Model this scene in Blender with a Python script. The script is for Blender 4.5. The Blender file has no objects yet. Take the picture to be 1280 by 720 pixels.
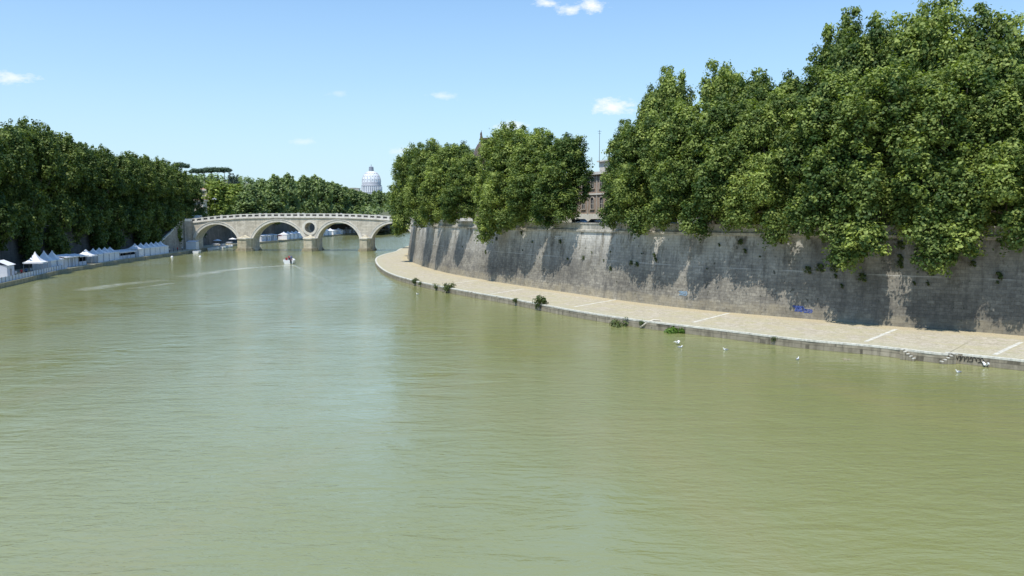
import bpy, bmesh, math, random
import numpy as np
from mathutils import Vector, Matrix
random.seed(7); rng = np.random.default_rng(7)
C = bpy.context.scene.collection
PI = math.pi
CAMH = 14.5; F = 1000.0; P = math.atan(90/1000)
# ------------------------------------------------------------------ camera maths (used once, to survey the place)
def ray(px, py):
    dx = (px-640)/F; dy = -(py-360)/F
    return (dx, dy*math.sin(P)+math.cos(P), dy*math.cos(P)-math.sin(P))
def at(px, py, z=0.0):
    r = ray(px, py); t = (z-CAMH)/r[2]; return (r[0]*t, r[1]*t, z)
def atY(px, py, Y):
    r = ray(px, py); t = Y/r[1]; return (r[0]*t, Y, CAMH+r[2]*t)
def pxof(x, y, z=8.0):
    f = y*math.cos(P) - (z-CAMH)*math.sin(P); return 640+F*x/f
# ------------------------------------------------------------------ polylines
def resample(pts, step):
    p = np.array(pts, float)
    # catmull-rom then even spacing
    out = []
    for i in range(len(p)-1):
        p0 = p[max(i-1,0)]; p1 = p[i]; p2 = p[i+1]; p3 = p[min(i+2, len(p)-1)]
        for t in np.linspace(0,1,12,endpoint=False):
            out.append(0.5*((2*p1)+(-p0+p2)*t+(2*p0-5*p1+4*p2-p3)*t*t+(-p0+3*p1-3*p2+p3)*t**3))
    out.append(p[-1]); q = np.array(out)
    d = np.concatenate([[0], np.cumsum(np.linalg.norm(np.diff(q,axis=0),axis=1))])
    n = max(2, int(d[-1]/step)+1); s = np.linspace(0, d[-1], n)
    return np.stack([np.interp(s,d,q[:,k]) for k in range(q.shape[1])],1)
def normals(q):
    t = np.gradient(q[:,:2], axis=0); t /= np.linalg.norm(t,axis=1)[:,None]+1e-9
    return np.stack([-t[:,1], t[:,0]],1)          # left of travel
def offset(q, d):
    return q[:,:2] + normals(q)*d
def find_px(line, px, zc=8.0, ymax=1e9):
    best = None
    for i in range(len(line)-1):
        a, b = line[i], line[i+1]
        if a[1] < 20 or b[1] < 20 or min(a[1], b[1]) > ymax: continue
        pa, pb = pxof(a[0],a[1],zc), pxof(b[0],b[1],zc)
        if (pa-px)*(pb-px) <= 0 and pa != pb:
            t = (px-pa)/(pb-pa); c = a+(b-a)*t
            ang = math.atan2(b[1]-a[1], b[0]-a[0])
            if best is None or c[1] < best[1]: best = (c[0], c[1], ang)
    if best is None:
        c=[(abs(pxof(a[0],a[1],zc)-px), i) for i,a in enumerate(line[:-1]) if 60 < a[1] < ymax]; i=min(c)[1]; a,b=line[i],line[i+1]
        best = (a[0], a[1], math.atan2(b[1]-a[1], b[0]-a[0]))
    return best
# ------------------------------------------------------------------ object helpers
def tag(o, label=None, cat=None, group=None, kind=None):
    if label: o['label'] = label
    if cat: o['category'] = cat
    if group: o['group'] = group
    if kind: o['kind'] = kind
    return o
def empty(name, loc=(0,0,0), rz=0):
    o = bpy.data.objects.new(name, None); C.objects.link(o); o.location = loc; o.rotation_euler = (0,0,rz)
    o.empty_display_size = .5
    return o
def thing(name, label, cat, loc=(0,0,0), rz=0, group=None):
    return tag(empty(name, loc, rz), label, cat, group)
def copy_tree(o, parent=None):
    c = o.copy(); C.objects.link(c)
    if parent: c.parent = parent
    for ch in list(o.children): copy_tree(ch, c)
    return c
class MB:
    def __init__(s): s.v=[]; s.f=[]; s.uv=[]; s.mi=[]; s.hasuv=False; s.cur=0
    def quad(s, pts, uvs=None):
        n=len(s.v); s.v += [tuple(p) for p in pts]; s.f.append(tuple(range(n,n+len(pts))))
        if uvs: s.hasuv=True
        s.uv.append(uvs or [(0,0)]*len(pts)); s.mi.append(s.cur)
    def box(s, c, d, rz=0, taper=1.0, top=None):
        x,y,z=d[0]/2,d[1]/2,d[2]/2; cs,sn=math.cos(rz),math.sin(rz); P_=[]
        for sz in (-1,1):
            k = taper if sz==1 else 1
            for sx,sy in ((-1,-1),(1,-1),(1,1),(-1,1)):
                a,b=sx*x*k,sy*y*k
                P_.append((c[0]+a*cs-b*sn, c[1]+a*sn+b*cs, c[2]+sz*z))
        for f in ((3,2,1,0),(4,5,6,7),(0,1,5,4),(1,2,6,5),(2,3,7,6),(3,0,4,7)): s.quad([P_[i] for i in f])
    def prism(s, poly, z0, z1, cap=True):      # poly ccw list of (x,y); z1 may be list
        n=len(poly)
        for i in range(n):
            a,b=poly[i],poly[(i+1)%n]; s.quad([(a[0],a[1],z0),(b[0],b[1],z0),(b[0],b[1],z1),(a[0],a[1],z1)])
        if cap:
            s.quad([(p[0],p[1],z1) for p in poly]); s.quad([(p[0],p[1],z0) for p in reversed(poly)])
    def tube(s, pts, rad, n=6, cap=True):
        pts=[Vector(p) for p in pts]; rings=[]
        for i,p in enumerate(pts):
            t=(pts[min(i+1,len(pts)-1)]-pts[max(i-1,0)]).normalized()
            u=t.cross(Vector((0,0,1))); 
            if u.length<1e-3: u=Vector((1,0,0))
            u.normalize(); w=t.cross(u); r=rad[i] if hasattr(rad,'__len__') else rad
            rings.append([p+u*r*math.cos(2*PI*k/n)+w*r*math.sin(2*PI*k/n) for k in range(n)])
        for i in range(len(rings)-1):
            for k in range(n):
                s.quad([rings[i][k],rings[i][(k+1)%n],rings[i+1][(k+1)%n],rings[i+1][k]])
        if cap: s.quad(list(reversed(rings[0]))); s.quad(rings[-1])
    def lathe(s, prof, c=(0,0,0), n=24):
        R=[]
        for r,z in prof: R.append([(c[0]+r*math.cos(2*PI*k/n), c[1]+r*math.sin(2*PI*k/n), c[2]+z) for k in range(n)])
        for i in range(len(R)-1):
            for k in range(n): s.quad([R[i][k],R[i][(k+1)%n],R[i+1][(k+1)%n],R[i+1][k]])
        s.quad(list(reversed(R[0]))); s.quad(R[-1])
    def build(s, name, mat, parent=None, smooth=False, weld=False, bevel=0):
        me=bpy.data.meshes.new(name); me.from_pydata(s.v,[],s.f)
        mats = mat if isinstance(mat,(list,tuple)) else [mat]
        for m in mats: me.materials.append(m)
        if len(mats)>1: me.polygons.foreach_set('material_index', s.mi)
        if s.hasuv:
            l=me.uv_layers.new(name='UVMap'); flat=[c for u in s.uv for p in u for c in p]; l.data.foreach_set('uv',flat)
        if weld or bevel:
            bm=bmesh.new(); bm.from_mesh(me); bmesh.ops.remove_doubles(bm,verts=bm.verts,dist=1e-4)
            if bevel:
                es=[e for e in bm.edges if len(e.link_faces)==2 and e.calc_face_angle(0)>.6]
                bmesh.ops.bevel(bm,geom=es,offset=bevel,segments=2,affect='EDGES',clamp_overlap=True)
            bm.to_mesh(me); bm.free()
        if smooth: me.polygons.foreach_set('use_smooth',[True]*len(me.polygons))
        me.update()
        o=bpy.data.objects.new(name,me); C.objects.link(o)
        if parent: o.parent=parent
        return o
# ------------------------------------------------------------------ materials
def mat(name): 
    m=bpy.data.materials.new(name); m.use_nodes=True; nt=m.node_tree; nt.nodes.clear()
    out=nt.nodes.new('ShaderNodeOutputMaterial'); return m,nt,out
class N:
    def __init__(s, nt): s.nt=nt
    def new(s,t,**k):
        n=s.nt.nodes.new(t)
        for a,b in k.items(): setattr(n,a,b)
        return n
    def lk(s,a,b): s.nt.links.new(a,b)
    def val(s, sock, v):
        if isinstance(v, bpy.types.NodeSocket): s.lk(v,sock)
        else: sock.default_value = v
    def noise(s, vec, scale, detail=4, rough=.55, dist=0):
        n=s.new('ShaderNodeTexNoise'); s.val(n.inputs['Scale'],scale); n.inputs['Detail'].default_value=detail
        n.inputs['Roughness'].default_value=rough; n.inputs['Distortion'].default_value=dist
        if vec is not None: s.lk(vec,n.inputs['Vector'])
        return n.outputs['Fac']
    def mapping(s, vec, scale=(1,1,1), loc=(0,0,0), rot=(0,0,0)):
        n=s.new('ShaderNodeMapping'); n.inputs['Scale'].default_value=scale; n.inputs['Location'].default_value=loc
        n.inputs['Rotation'].default_value=rot; s.lk(vec,n.inputs['Vector']); return n.outputs[0]
    def ramp(s, fac, stops):
        n=s.new('ShaderNodeValToRGB'); e=n.color_ramp.elements
        while len(e)<len(stops): e.new(.5)
        for i,(p,c) in enumerate(stops):
            e[i].position=p; e[i].color=(c,c,c,1) if not hasattr(c,'__len__') else (*c[:3],1)
        s.val(n.inputs[0],fac); return n.outputs[0]
    def mix(s, fac, a, b, mode='MIX'):
        n=s.new('ShaderNodeMix',data_type='RGBA',blend_type=mode); s.val(n.inputs[0],fac)
        for k,v in ((6,a),(7,b)):
            if isinstance(v,bpy.types.NodeSocket): s.lk(v,n.inputs[k])
            else: n.inputs[k].default_value=(*v[:3],1) if hasattr(v,'__len__') else (v,v,v,1)
        return n.outputs[2]
    def math(s, op, a, b=0, c=0):
        n=s.new('ShaderNodeMath',operation=op); s.val(n.inputs[0],a); s.val(n.inputs[1],b); s.val(n.inputs[2],c); return n.outputs[0]
    def bump(s, h, strength=.5, dist=.05, normal=None):
        n=s.new('ShaderNodeBump'); s.val(n.inputs['Strength'],strength); n.inputs['Distance'].default_value=dist
        s.lk(h,n.inputs['Height'])
        if normal: s.lk(normal,n.inputs['Normal'])
        return n.outputs[0]
    def pbsdf(s, col, rough=.8, normal=None, spec=.3, metal=0):
        b=s.new('ShaderNodeBsdfPrincipled')
        if isinstance(col,bpy.types.NodeSocket): s.lk(col,b.inputs['Base Color'])
        else: b.inputs['Base Color'].default_value=(*col[:3],1)
        s.val(b.inputs['Roughness'],rough); b.inputs['Metallic'].default_value=metal
        b.inputs['Specular IOR Level'].default_value=spec
        if normal: s.lk(normal,b.inputs['Normal'])
        return b
def stone(name, c1, c2, scale=.6, rough=.85, bump=.3, dirt=.5, spec=.2, blocks=None, obj=False):
    m,nt,out=mat(name); g=N(nt); tc=g.new('ShaderNodeTexCoord'); v=tc.outputs['Object']
    n1=g.noise(v,scale,6,.65); col=g.mix(g.ramp(n1,[(.3,0),(.7,1)]),c1,c2)
    n2=g.noise(g.mapping(v,(1,1,.15)),scale*1.7,5,.7)
    col=g.mix(g.math('MULTIPLY',g.ramp(n2,[(.45,0),(.75,1)]),dirt),col,tuple(x*.35 for x in c1),'MIX')
    h=g.noise(v,scale*8,5,.7)
    if blocks:
        br=g.new('ShaderNodeTexBrick'); br.inputs['Scale'].default_value=1
        br.inputs['Brick Width'].default_value=blocks[0]; br.inputs['Row Height'].default_value=blocks[1]; br.inputs['Mortar Size'].default_value=blocks[2]
        br.inputs['Color1'].default_value=(1,1,1,1); br.inputs['Color2'].default_value=(.72,.72,.72,1); br.inputs['Mortar'].default_value=(.35,.35,.35,1)
        # (x+y, z) coordinates suit vertical faces
        sp=g.new('ShaderNodeSeparateXYZ'); g.lk(v,sp.inputs[0]); cb=g.new('ShaderNodeCombineXYZ')
        g.lk(g.math('ADD',sp.outputs[0],sp.outputs[1]),cb.inputs[0]); g.lk(sp.outputs[2],cb.inputs[1]); g.lk(cb.outputs[0],br.inputs['Vector'])
        col=g.mix(.8,col,br.outputs['Color'],'MULTIPLY')
    b=g.pbsdf(col,rough,g.bump(h,bump,.05),spec); g.lk(b.outputs[0],out.inputs[0]); return m
def plain(name, col, rough=.6, spec=.4, metal=0, var=.15, scale=3):
    m,nt,out=mat(name); g=N(nt); tc=g.new('ShaderNodeTexCoord')
    n=g.noise(tc.outputs['Object'],scale,4,.6)
    c=g.mix(g.ramp(n,[(.3,0),(.75,1)]),col,tuple(x*(1-var*2) for x in col))
    b=g.pbsdf(c,rough,None,spec,metal); g.lk(b.outputs[0],out.inputs[0]); return m
def foliage(name, dark, light, trans=.25, yellow=None):
    m,nt,out=mat(name); g=N(nt)
    at_=g.new('ShaderNodeAttribute',attribute_name='tint'); oi=g.new('ShaderNodeObjectInfo')
    f=g.math('ADD',at_.outputs['Fac'],g.math('MULTIPLY_ADD',oi.outputs['Random'],.3,-.15))
    col=g.ramp(f,[(0,dark),(.55,tuple((a+b)/2 for a,b in zip(dark,light))),(1,light)])
    b=g.pbsdf(col,.55,None,.25); t=g.new('ShaderNodeBsdfTranslucent'); g.lk(g.mix(1,col,(.9,1,.35),'MULTIPLY'),t.inputs[0])
    ms=g.new('ShaderNodeMixShader'); ms.inputs[0].default_value=trans; g.lk(b.outputs[0],ms.inputs[1]); g.lk(t.outputs[0],ms.inputs[2])
    g.lk(ms.outputs[0],out.inputs[0]); return m
M={}
M['leaf']=foliage('plane_leaves',(.055,.105,.026),(.40,.47,.12),.36)
M['leaf_left']=foliage('left_leaves',(.045,.085,.02),(.23,.285,.065),.28)
M['leaf_far']=foliage('hazed_far_leaves',(.12,.18,.07),(.33,.40,.15),.34)  # distance haze is mixed into this lighter leaf colour
M['leaf_lime']=foliage('lime_leaves',(.16,.22,.045),(.34,.40,.09),.3)
M['leaf_pine']=foliage('pine_needles',(.045,.08,.045),(.10,.15,.085),.1)
M['leaf_cypress']=foliage('cypress_leaves',(.03,.055,.045),(.06,.09,.07),.1)
M['leaf_weed']=foliage('weed_leaves',(.05,.08,.02),(.14,.17,.05),.2)
M['leaf_reed']=foliage('reed_leaves',(.08,.15,.02),(.18,.30,.05),.3)
M['bark']=stone('bark',(.08,.07,.05),(.19,.17,.13),1.5,.9,.4,.5)
M['bridge']=stone('bridge_stone',(.58,.52,.41),(.76,.70,.59),.35,.9,.4,.5,blocks=(1.6,.6,.03))
M['travertine']=stone('travertine',(.60,.56,.48),(.74,.70,.62),.5,.85,.3,.45)
M['pierstone']=stone('pier_stone',(.52,.47,.34),(.68,.62,.48),.4,.9,.4,.75,blocks=(1.5,.6,.03))
M['footing']=stone('footing_stone',(.26,.23,.15),(.44,.39,.27),.8,.9,.4,.8)
M['framestone']=stone('window_surround_stone',(.36,.31,.25),(.46,.40,.33),.8,.9,.2,.4)
M['opening_dark']=stone('parapet_opening_dark',(.14,.13,.12),(.22,.20,.18),.8,.9,.2,.4)  # dark sheet colour imitating the dim gaps of the bridge parapet
M['rail']=stone('parapet_stone',(.62,.59,.53),(.74,.71,.65),.5,.8,.2,.25)
M['lwall']=stone('left_wall_stone',(.30,.28,.24),(.44,.42,.37),.25,.9,.4,.6,blocks=(1.4,.6,.02))
M['shadewall']=stone('shade_painted_wall_stone',(.09,.088,.08),(.16,.155,.14),.3,.9,.4,.6,blocks=(1.4,.6,.02))  # tree shade on the left wall is put into its stone colour
M['coping']=stone('coping_stone',(.30,.28,.23),(.58,.55,.48),.8,.85,.3,.85)
M['asphalt']=plain('asphalt',(.06,.06,.06),.9,.2)
M['land']=stone('land_ground',(.10,.12,.06),(.17,.17,.11),.02,.95,.2,.4)
M['canvas']=plain('white_canvas',(.78,.79,.82),.7,.2,0,.06,.8)
M['canvas_blue']=plain('bluish_canvas',(.62,.66,.74),.7,.2,0,.08,.8)
M['grey_roof']=plain('grey_sheet_roof',(.40,.41,.43),.6,.3)
M['metal']=plain('grey_metal',(.35,.36,.38),.4,.5,.6)
M['iron']=plain('dark_iron',(.03,.03,.03),.5,.4)
M['dark']=plain('painted_interior_shade',(.025,.025,.03),.8,.2)  # inside shade painted near-black onto the panels of open stalls
M['white']=plain('white_paint',(.8,.8,.8),.35,.5,0,.03)
M['red']=plain('red_cloth',(.42,.03,.04),.7,.2)
M['orange']=plain('orange_cloth',(.55,.12,.06),.7,.2)
M['blue']=plain('blue_paint',(.10,.20,.42),.6,.3)
M['rubber']=plain('black_rubber',(.02,.02,.02),.7,.3)
M['glassdark']=plain('window_glass',(.03,.035,.045),.08,.6,0,.02)
M['brickred']=stone('brick_facade',(.38,.27,.20),(.48,.36,.27),.4,.9,.2,.25,blocks=(.5,.18,.012))
M['ochre']=stone('ochre_plaster',(.55,.40,.26),(.62,.47,.32),.3,.9,.1,.3)
M['plaster']=stone('pale_plaster',(.62,.57,.48),(.72,.68,.60),.3,.9,.1,.3)
M['pinkplaster']=stone('pink_plaster',(.50,.29,.20),(.58,.36,.26),.3,.9,.1,.3)
M['roofdark']=stone('dark_roof_metal',(.10,.075,.06),(.17,.13,.10),.6,.6,.2,.4)
M['tiles']=stone('roof_tiles',(.32,.17,.11),(.42,.25,.17),1.,.9,.3,.4)
M['domestone']=stone('hazed_dome_stone',(.70,.73,.76),(.78,.81,.84),.05,.8,.1,.15)  # aerial haze painted in as paler, bluer stone
M['drumstone']=stone('hazed_drum_stone',(.47,.48,.52),(.58,.58,.61),.05,.85,.1,.4)  # lightened towards blue to paint the haze of distance
M['lead']=stone('lantern_lead',(.20,.23,.28),(.30,.33,.38),.1,.7,.1,.3)
M['skin']=plain('skin',(.45,.27,.19),.5,.4)
M['hair']=plain('dark_hair',(.03,.02,.015),.5,.4)
M['shirt']=plain('white_shirt',(.7,.7,.7),.8,.2)
M['shirtblue']=plain('blue_shirt',(.1,.16,.3),.8,.2)
M['trouser']=plain('dark_trousers',(.04,.045,.07),.8,.2)
M['wood']=stone('bleached_wood',(.45,.40,.32),(.62,.57,.47),2,.8,.3,.4)
M['graf_blue']=plain('blue_spray_paint',(.08,.13,.40),.6,.3,0,.3,6)
M['graf_pale']=plain('pale_blue_spray_paint',(.30,.42,.52),.6,.3,0,.3,6)
M['graf_black']=plain('black_spray_paint',(.02,.02,.02),.6,.3)
M['graf_white']=plain('white_spray_paint',(.75,.75,.72),.6,.3)
M['band']=stone('white_stone_band',(.50,.48,.40),(.72,.70,.62),1.6,.85,.3,.65)
M['feather']=plain('white_feathers',(.8,.8,.78),.7,.2,0,.03)
M['featherg']=plain('grey_feathers',(.25,.26,.28),.7,.2)
M['beak']=plain('yellow_beak',(.6,.35,.05),.5,.3)

def wall_material():
    m,nt,out=mat('embankment_stone'); g=N(nt); uv=g.new('ShaderNodeUVMap',uv_map='UVMap').outputs[0]
    tc=g.new('ShaderNodeTexCoord').outputs['Object']
    sp=g.new('ShaderNodeSeparateXYZ'); g.lk(uv,sp.inputs[0]); u,v=sp.outputs[0],sp.outputs[1]
    br=g.new('ShaderNodeTexBrick'); br.inputs['Scale'].default_value=1; br.inputs['Brick Width'].default_value=.95; br.inputs['Row Height'].default_value=.42
    br.inputs['Mortar Size'].default_value=.025; br.inputs['Mortar Smooth'].default_value=.4
    br.inputs['Color1'].default_value=(1,1,1,1); br.inputs['Color2'].default_value=(.52,.52,.54,1); br.inputs['Mortar'].default_value=(.55,.54,.52,1); g.lk(uv,br.inputs['Vector'])
    big=g.noise(g.mapping(uv,(.05,.11,1)),1,5,.6)
    col=g.mix(g.ramp(big,[(.35,0),(.65,1)]),(.27,.25,.20),(.52,.48,.39))
    fine=g.noise(tc,2.6,6,.75); col=g.mix(g.ramp(fine,[(.35,0),(.62,1)]),g.mix(1,col,(.55,.55,.56),'MULTIPLY'),col)
    col=g.mix(.72,col,br.outputs['Color'],'MULTIPLY')
    # pale lime streaks washing down from the top, strengthened to imitate sunlit patches
    st=g.noise(g.mapping(uv,(.4,.14,1)),1,7,.75); topf=g.ramp(g.math('DIVIDE',v,12.0),[(.3,0),(.72,.35),(.95,1)])
    pale=g.math('MULTIPLY',g.ramp(st,[(.41,0),(.50,1)]),topf)
    col=g.mix(g.math('MULTIPLY',pale,.85),col,(.76,.74,.68))
    # dark weather streaks
    st2=g.noise(g.mapping(uv,(1.5,.11,1),(13,2,0)),1,5,.7)
    col=g.mix(g.math('MULTIPLY',g.ramp(st2,[(.5,0),(.66,1)]),.42),col,(.06,.06,.058))
    st3=g.noise(g.mapping(uv,(.16,.13,1),(31,7,0)),1,6,.7)
    col=g.mix(g.math('MULTIPLY',g.ramp(st3,[(.48,0),(.66,1)]),.5),col,(.085,.083,.08))
    # speckles (plant roots, holes)
    sk=g.noise(g.mapping(uv,(.9,.6,1),(5,5,0)),1.6,3,.5); col=g.mix(g.math('MULTIPLY',g.ramp(sk,[(.66,0),(.71,1)]),.75),col,(.035,.04,.025))
    # ochre dust at the foot
    wob=g.noise(g.mapping(uv,(.4,1,1)),1,4,.6)
    foot=g.ramp(g.math('SUBTRACT',g.math('DIVIDE',v,4.0),g.math('MULTIPLY',wob,.55)),[(0,1),(.14,0)]); foot=g.math('MULTIPLY',foot,.8); foot=g.math('MULTIPLY',foot,g.ramp(g.noise(tc,.5,4,.6),[(.35,.2),(.6,1)]))
    col=g.mix(g.math('MULTIPLY',foot,.6),col,(.42,.36,.24))
    near=g.ramp(g.math('DIVIDE',g.math('ADD',u,g.math('MULTIPLY',g.noise(g.mapping(uv,(.1,.1,1)),1,4,.6),30)),500),[(.48,1),(.56,0)])  # near stretch: blotchy stain whose dark colour also deepens the tree shade
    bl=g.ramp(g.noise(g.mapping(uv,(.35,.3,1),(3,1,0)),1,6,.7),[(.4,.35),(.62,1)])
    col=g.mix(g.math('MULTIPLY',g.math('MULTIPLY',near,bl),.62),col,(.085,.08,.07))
    # thin pale course line at 6 m
    ln=g.ramp(g.math('ABSOLUTE',g.math('SUBTRACT',v,6.2)),[(.0,1),(.05,1),(.09,0)])
    col=g.mix(g.math('MULTIPLY',g.math('MULTIPLY',ln,.5),g.ramp(g.noise(tc,.25,3,.5),[(.4,0),(.6,1)])),col,(.5,.49,.45))
    h=g.math('ADD',g.math('MULTIPLY',br.outputs['Fac'],-1.0),g.math('MULTIPLY',fine,.8))
    b=g.pbsdf(col,.9,g.bump(h,.6,.08),.15); g.lk(b.outputs[0],out.inputs[0]); return m
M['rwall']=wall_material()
def quay_material():
    m,nt,out=mat('quay_paving'); g=N(nt); uv=g.new('ShaderNodeUVMap',uv_map='UVMap').outputs[0]; tc=g.new('ShaderNodeTexCoord').outputs['Object']
    sp=g.new('ShaderNodeSeparateXYZ'); g.lk(uv,sp.inputs[0]); v=sp.outputs[1]     # v: 0 edge ... 1 wall foot
    vor=g.new('ShaderNodeTexVoronoi'); vor.inputs['Scale'].default_value=2.2; g.lk(tc,vor.inputs['Vector'])
    col=g.mix(g.ramp(vor.outputs['Color'],[(.1,0),(.9,1)]),(.40,.35,.26),(.56,.50,.40))
    n=g.noise(tc,.35,6,.7,.4); grass=g.ramp(n,[(.44,0),(.60,1)])
    col=g.mix(g.math('MULTIPLY',grass,.8),col,(.47,.42,.27))
    n3=g.noise(tc,.8,5,.7); col=g.mix(g.math('MULTIPLY',g.ramp(n3,[(.56,0),(.68,1)]),.55),col,(.30,.31,.15))
    n4=g.noise(tc,3.5,4,.6); edge=g.ramp(g.math('ADD',v,g.math('MULTIPLY',g.math('SUBTRACT',n4,.5),.12)),[(.78,0),(.9,1)])
    col=g.mix(g.math('MULTIPLY',edge,.85),col,(.50,.42,.27))
    e2=g.ramp(g.math('ADD',v,g.math('MULTIPLY',g.math('SUBTRACT',n,.5),.5)),[(.03,1),(.22,0)])
    col=g.mix(g.math('MULTIPLY',e2,.6),col,(.45,.43,.29))
    n5=g.noise(tc,5,5,.75); col=g.mix(g.ramp(n5,[(.34,.5),(.56,0)]),col,(.14,.13,.08))
    b=g.pbsdf(col,.95,g.bump(g.math('ADD',n4,n5),.4,.05),.1); g.lk(b.outputs[0],out.inputs[0]); return m
M['quay']=quay_material()
M['quayside']=stone('quay_side_stone',(.25,.22,.16),(.42,.37,.28),.9,.9,.4,.8,blocks=(1.3,.5,.03))
def water_material():
    m,nt,out=mat('river_water_surface'); g=N(nt); tc=g.new('ShaderNodeTexCoord').outputs['Object']
    big=g.noise(g.mapping(tc,(.012,.006,1)),1,4,.5,.6)
    col=g.mix(g.ramp(big,[(.35,0),(.65,1)]),WCOL1,WCOL2)
    silt=g.noise(g.mapping(tc,(.09,.03,1),(3,3,0),(0,0,.3)),1,5,.6,.8)
    col=g.mix(g.math('MULTIPLY',g.ramp(silt,[(.5,0),(.72,1)]),.55),col,(.27,.25,.10))
    # waves: choppy ripples + slow swells, gusty patches
    w1=g.noise(g.mapping(tc,(.9,1.9,1),(0,0,0),(0,0,.25)),1,5,.62,.3)
    w2=g.noise(g.mapping(tc,(.16,.45,1),(7,0,0),(0,0,-.2)),1,4,.55,.5)
    w3=g.noise(g.mapping(tc,(3.2,6.5,1),(0,9,0),(0,0,-.1)),1,3,.6)
    gust=g.ramp(g.noise(g.mapping(tc,(.035,.02,1),(1,2,0)),1,4,.6,.8),[(.38,.2),(.62,1.25)])
    h=g.math('ADD',g.math('MULTIPLY',w2,1.5),g.math('ADD',g.math('MULTIPLY',g.math('MULTIPLY',w1,gust),.75),g.math('MULTIPLY',g.math('MULTIPLY',w3,gust),.16)))
    b=g.pbsdf(col,.10,g.bump(h,1.0,.115),1.0); b.inputs['IOR'].default_value=1.58
    g.lk(b.outputs[0],out.inputs[0]); return m
WCOL1=(.222,.235,.085); WCOL2=(.26,.268,.108)
M['water']=water_material()
def foam_material():
    m,nt,out=mat('wake_foam'); g=N(nt); tc=g.new('ShaderNodeTexCoord').outputs['Object']; uv=g.new('ShaderNodeUVMap',uv_map='UVMap').outputs[0]
    sp=g.new('ShaderNodeSeparateXYZ'); g.lk(uv,sp.inputs[0])
    n=g.noise(g.mapping(tc,(.35,1.6,1)),1.2,5,.7); a=g.ramp(n,[(.42,0),(.62,1)])
    e=g.math('MULTIPLY',sp.outputs[1],g.math('SUBTRACT',1,sp.outputs[1])); e=g.math('MULTIPLY',e,3.2)
    a=g.math('MULTIPLY',g.math('MULTIPLY',g.math('MULTIPLY',a,e),sp.outputs[0]),g.ramp(g.noise(tc,.12,3,.6),[(.35,.3),(.6,1)]))
    b=g.pbsdf((.75,.78,.74),.6,None,.3); t=g.new('ShaderNodeBsdfTransparent'); ms=g.new('ShaderNodeMixShader')
    g.lk(a,ms.inputs[0]); g.lk(t.outputs[0],ms.inputs[1]); g.lk(b.outputs[0],ms.inputs[2]); g.lk(ms.outputs[0],out.inputs[0]); return m
M['foam']=foam_material()

# ------------------------------------------------------------------ river geometry (surveyed lines)
Z_Q=1.0; Z_ST=12.4; Z_CORN=11.75; Z_PAR=13.35
wb=[(1280,420),(1124,408.5),(1037,401),(910,390.5),(850,384.5),(780,376),(715,366.5),(660,358.5),(604,349.5),(550,339),(514,327)]
WB=[at(a,b,Z_Q)[:2] for a,b in wb]
WB=[(200,-60),(150,-5),(104,45)]+[WB[0]]+WB[1:]
x0,y0=WB[-1]; WB+=[(x0-5,y0+30),(x0-8,y0+65),(-39,345),(-41,400),(-42,600),(-40,880),(10,965),(120,1010),(500,1080)]
RW=resample(WB,2.0)
qe=[(1280,450.5),(1180,442.3),(1095,432.5),(1000,424),(920,414.5),(865,408),(790,399),(715,387.5),(640,373.5),(568,361),(514,349.8),(484,340),(471,330),(470,322.5),(480,317.7),(494,314.2)]
QE=[at(a,b,Z_Q)[:2] for a,b in qe]
QE=[(185,-75),(135,-20),(92,31)]+QE+[(-46.5,335),(-47.5,400),(-48,600),(-46,880),(5,972),(118,1018),(500,1090)]
RQ=resample(QE,1.0)
LWL=[(-60,-80),(-76,20),(-88,90),(-102,157),(-113,199),(-116,216),(-121,250),(-123,279),(-125.5,308),(-131,345),(-134,390),(-131.5,414),(-128,483),(-130,547),(-127,630),(-133,800),(-134,900),(-112,1000),(-60,1058),(30,1095),(120,1118),(500,1190)]
LW =[(-72,-80),(-88,20),(-100,90),(-114,157),(-125,199),(-127.5,216),(-131,250),(-133,279),(-134.5,308),(-139.5,345),(-142.5,390),(-140.5,414),(-137,483),(-139,547),(-136,630),(-142,800),(-143,905),(-119,1010),(-64,1069),(27,1107),(118,1130),(500,1203)]
LQ=resample(LWL,2.0); LWr=resample(LW,2.0)
# river water: one sheet to the horizon (the land stands on it)
b=MB(); b.quad([(-6000,-800,0),(6000,-800,0),(6000,9000,0),(-6000,9000,0)]); tag(b.build('river_water',M['water']),kind='structure')
# land at street level: one object
def land():
    b=MB()
    R=offset(RW,0); R=[tuple(p) for p in RW[::3][:,:2]]
    Rn=offset(RW,-1.7)[::3]
    poly=[(p[0],p[1],Z_ST) for p in Rn]+[(6000,1200,Z_ST),(6000,-800,Z_ST),(260,-800,Z_ST),(260,-120,Z_ST)]
    b.quad(poly)
    Ln=offset(LWr,.2)[::3]
    poly=[(p[0],p[1],Z_ST) for p in Ln]+[(6000,1400,Z_ST),(6000,8500,Z_ST),(-6000,8500,Z_ST),(-6000,-800,Z_ST),(-75,-800,Z_ST)]
    b.quad(poly); return b.build('ground',M['land'])
tag(land(),kind='structure')
# road sheet on the right bank
def strip(line, d0, d1, z, name, m, zfun=None, kind='structure', uvw=False, zb=None):
    b=MB(); A=offset(line,d0); B=offset(line,d1); s=0
    for i in range(len(line)-1):
        L=np.linalg.norm(line[i+1]-line[i])
        b.quad([(*A[i],z),(*A[i+1],z),(*B[i+1],z),(*B[i],z)],[(s,0),(s+L,0),(s+L,1),(s,1)]); s+=L
    o=b.build(name,m); tag(o,kind=kind); return o
nR=[i for i,p in enumerate(RW) if 20<p[1]<340 and p[0]<130]; RWv=RW[nR[0]:nR[-1]+1]
strip(RWv,-3.2,-7.5,Z_ST+.12,'pavement',M['coping'])
strip(RWv,-7.5,-19,Z_ST+.004,'road',M['asphalt'])

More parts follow.
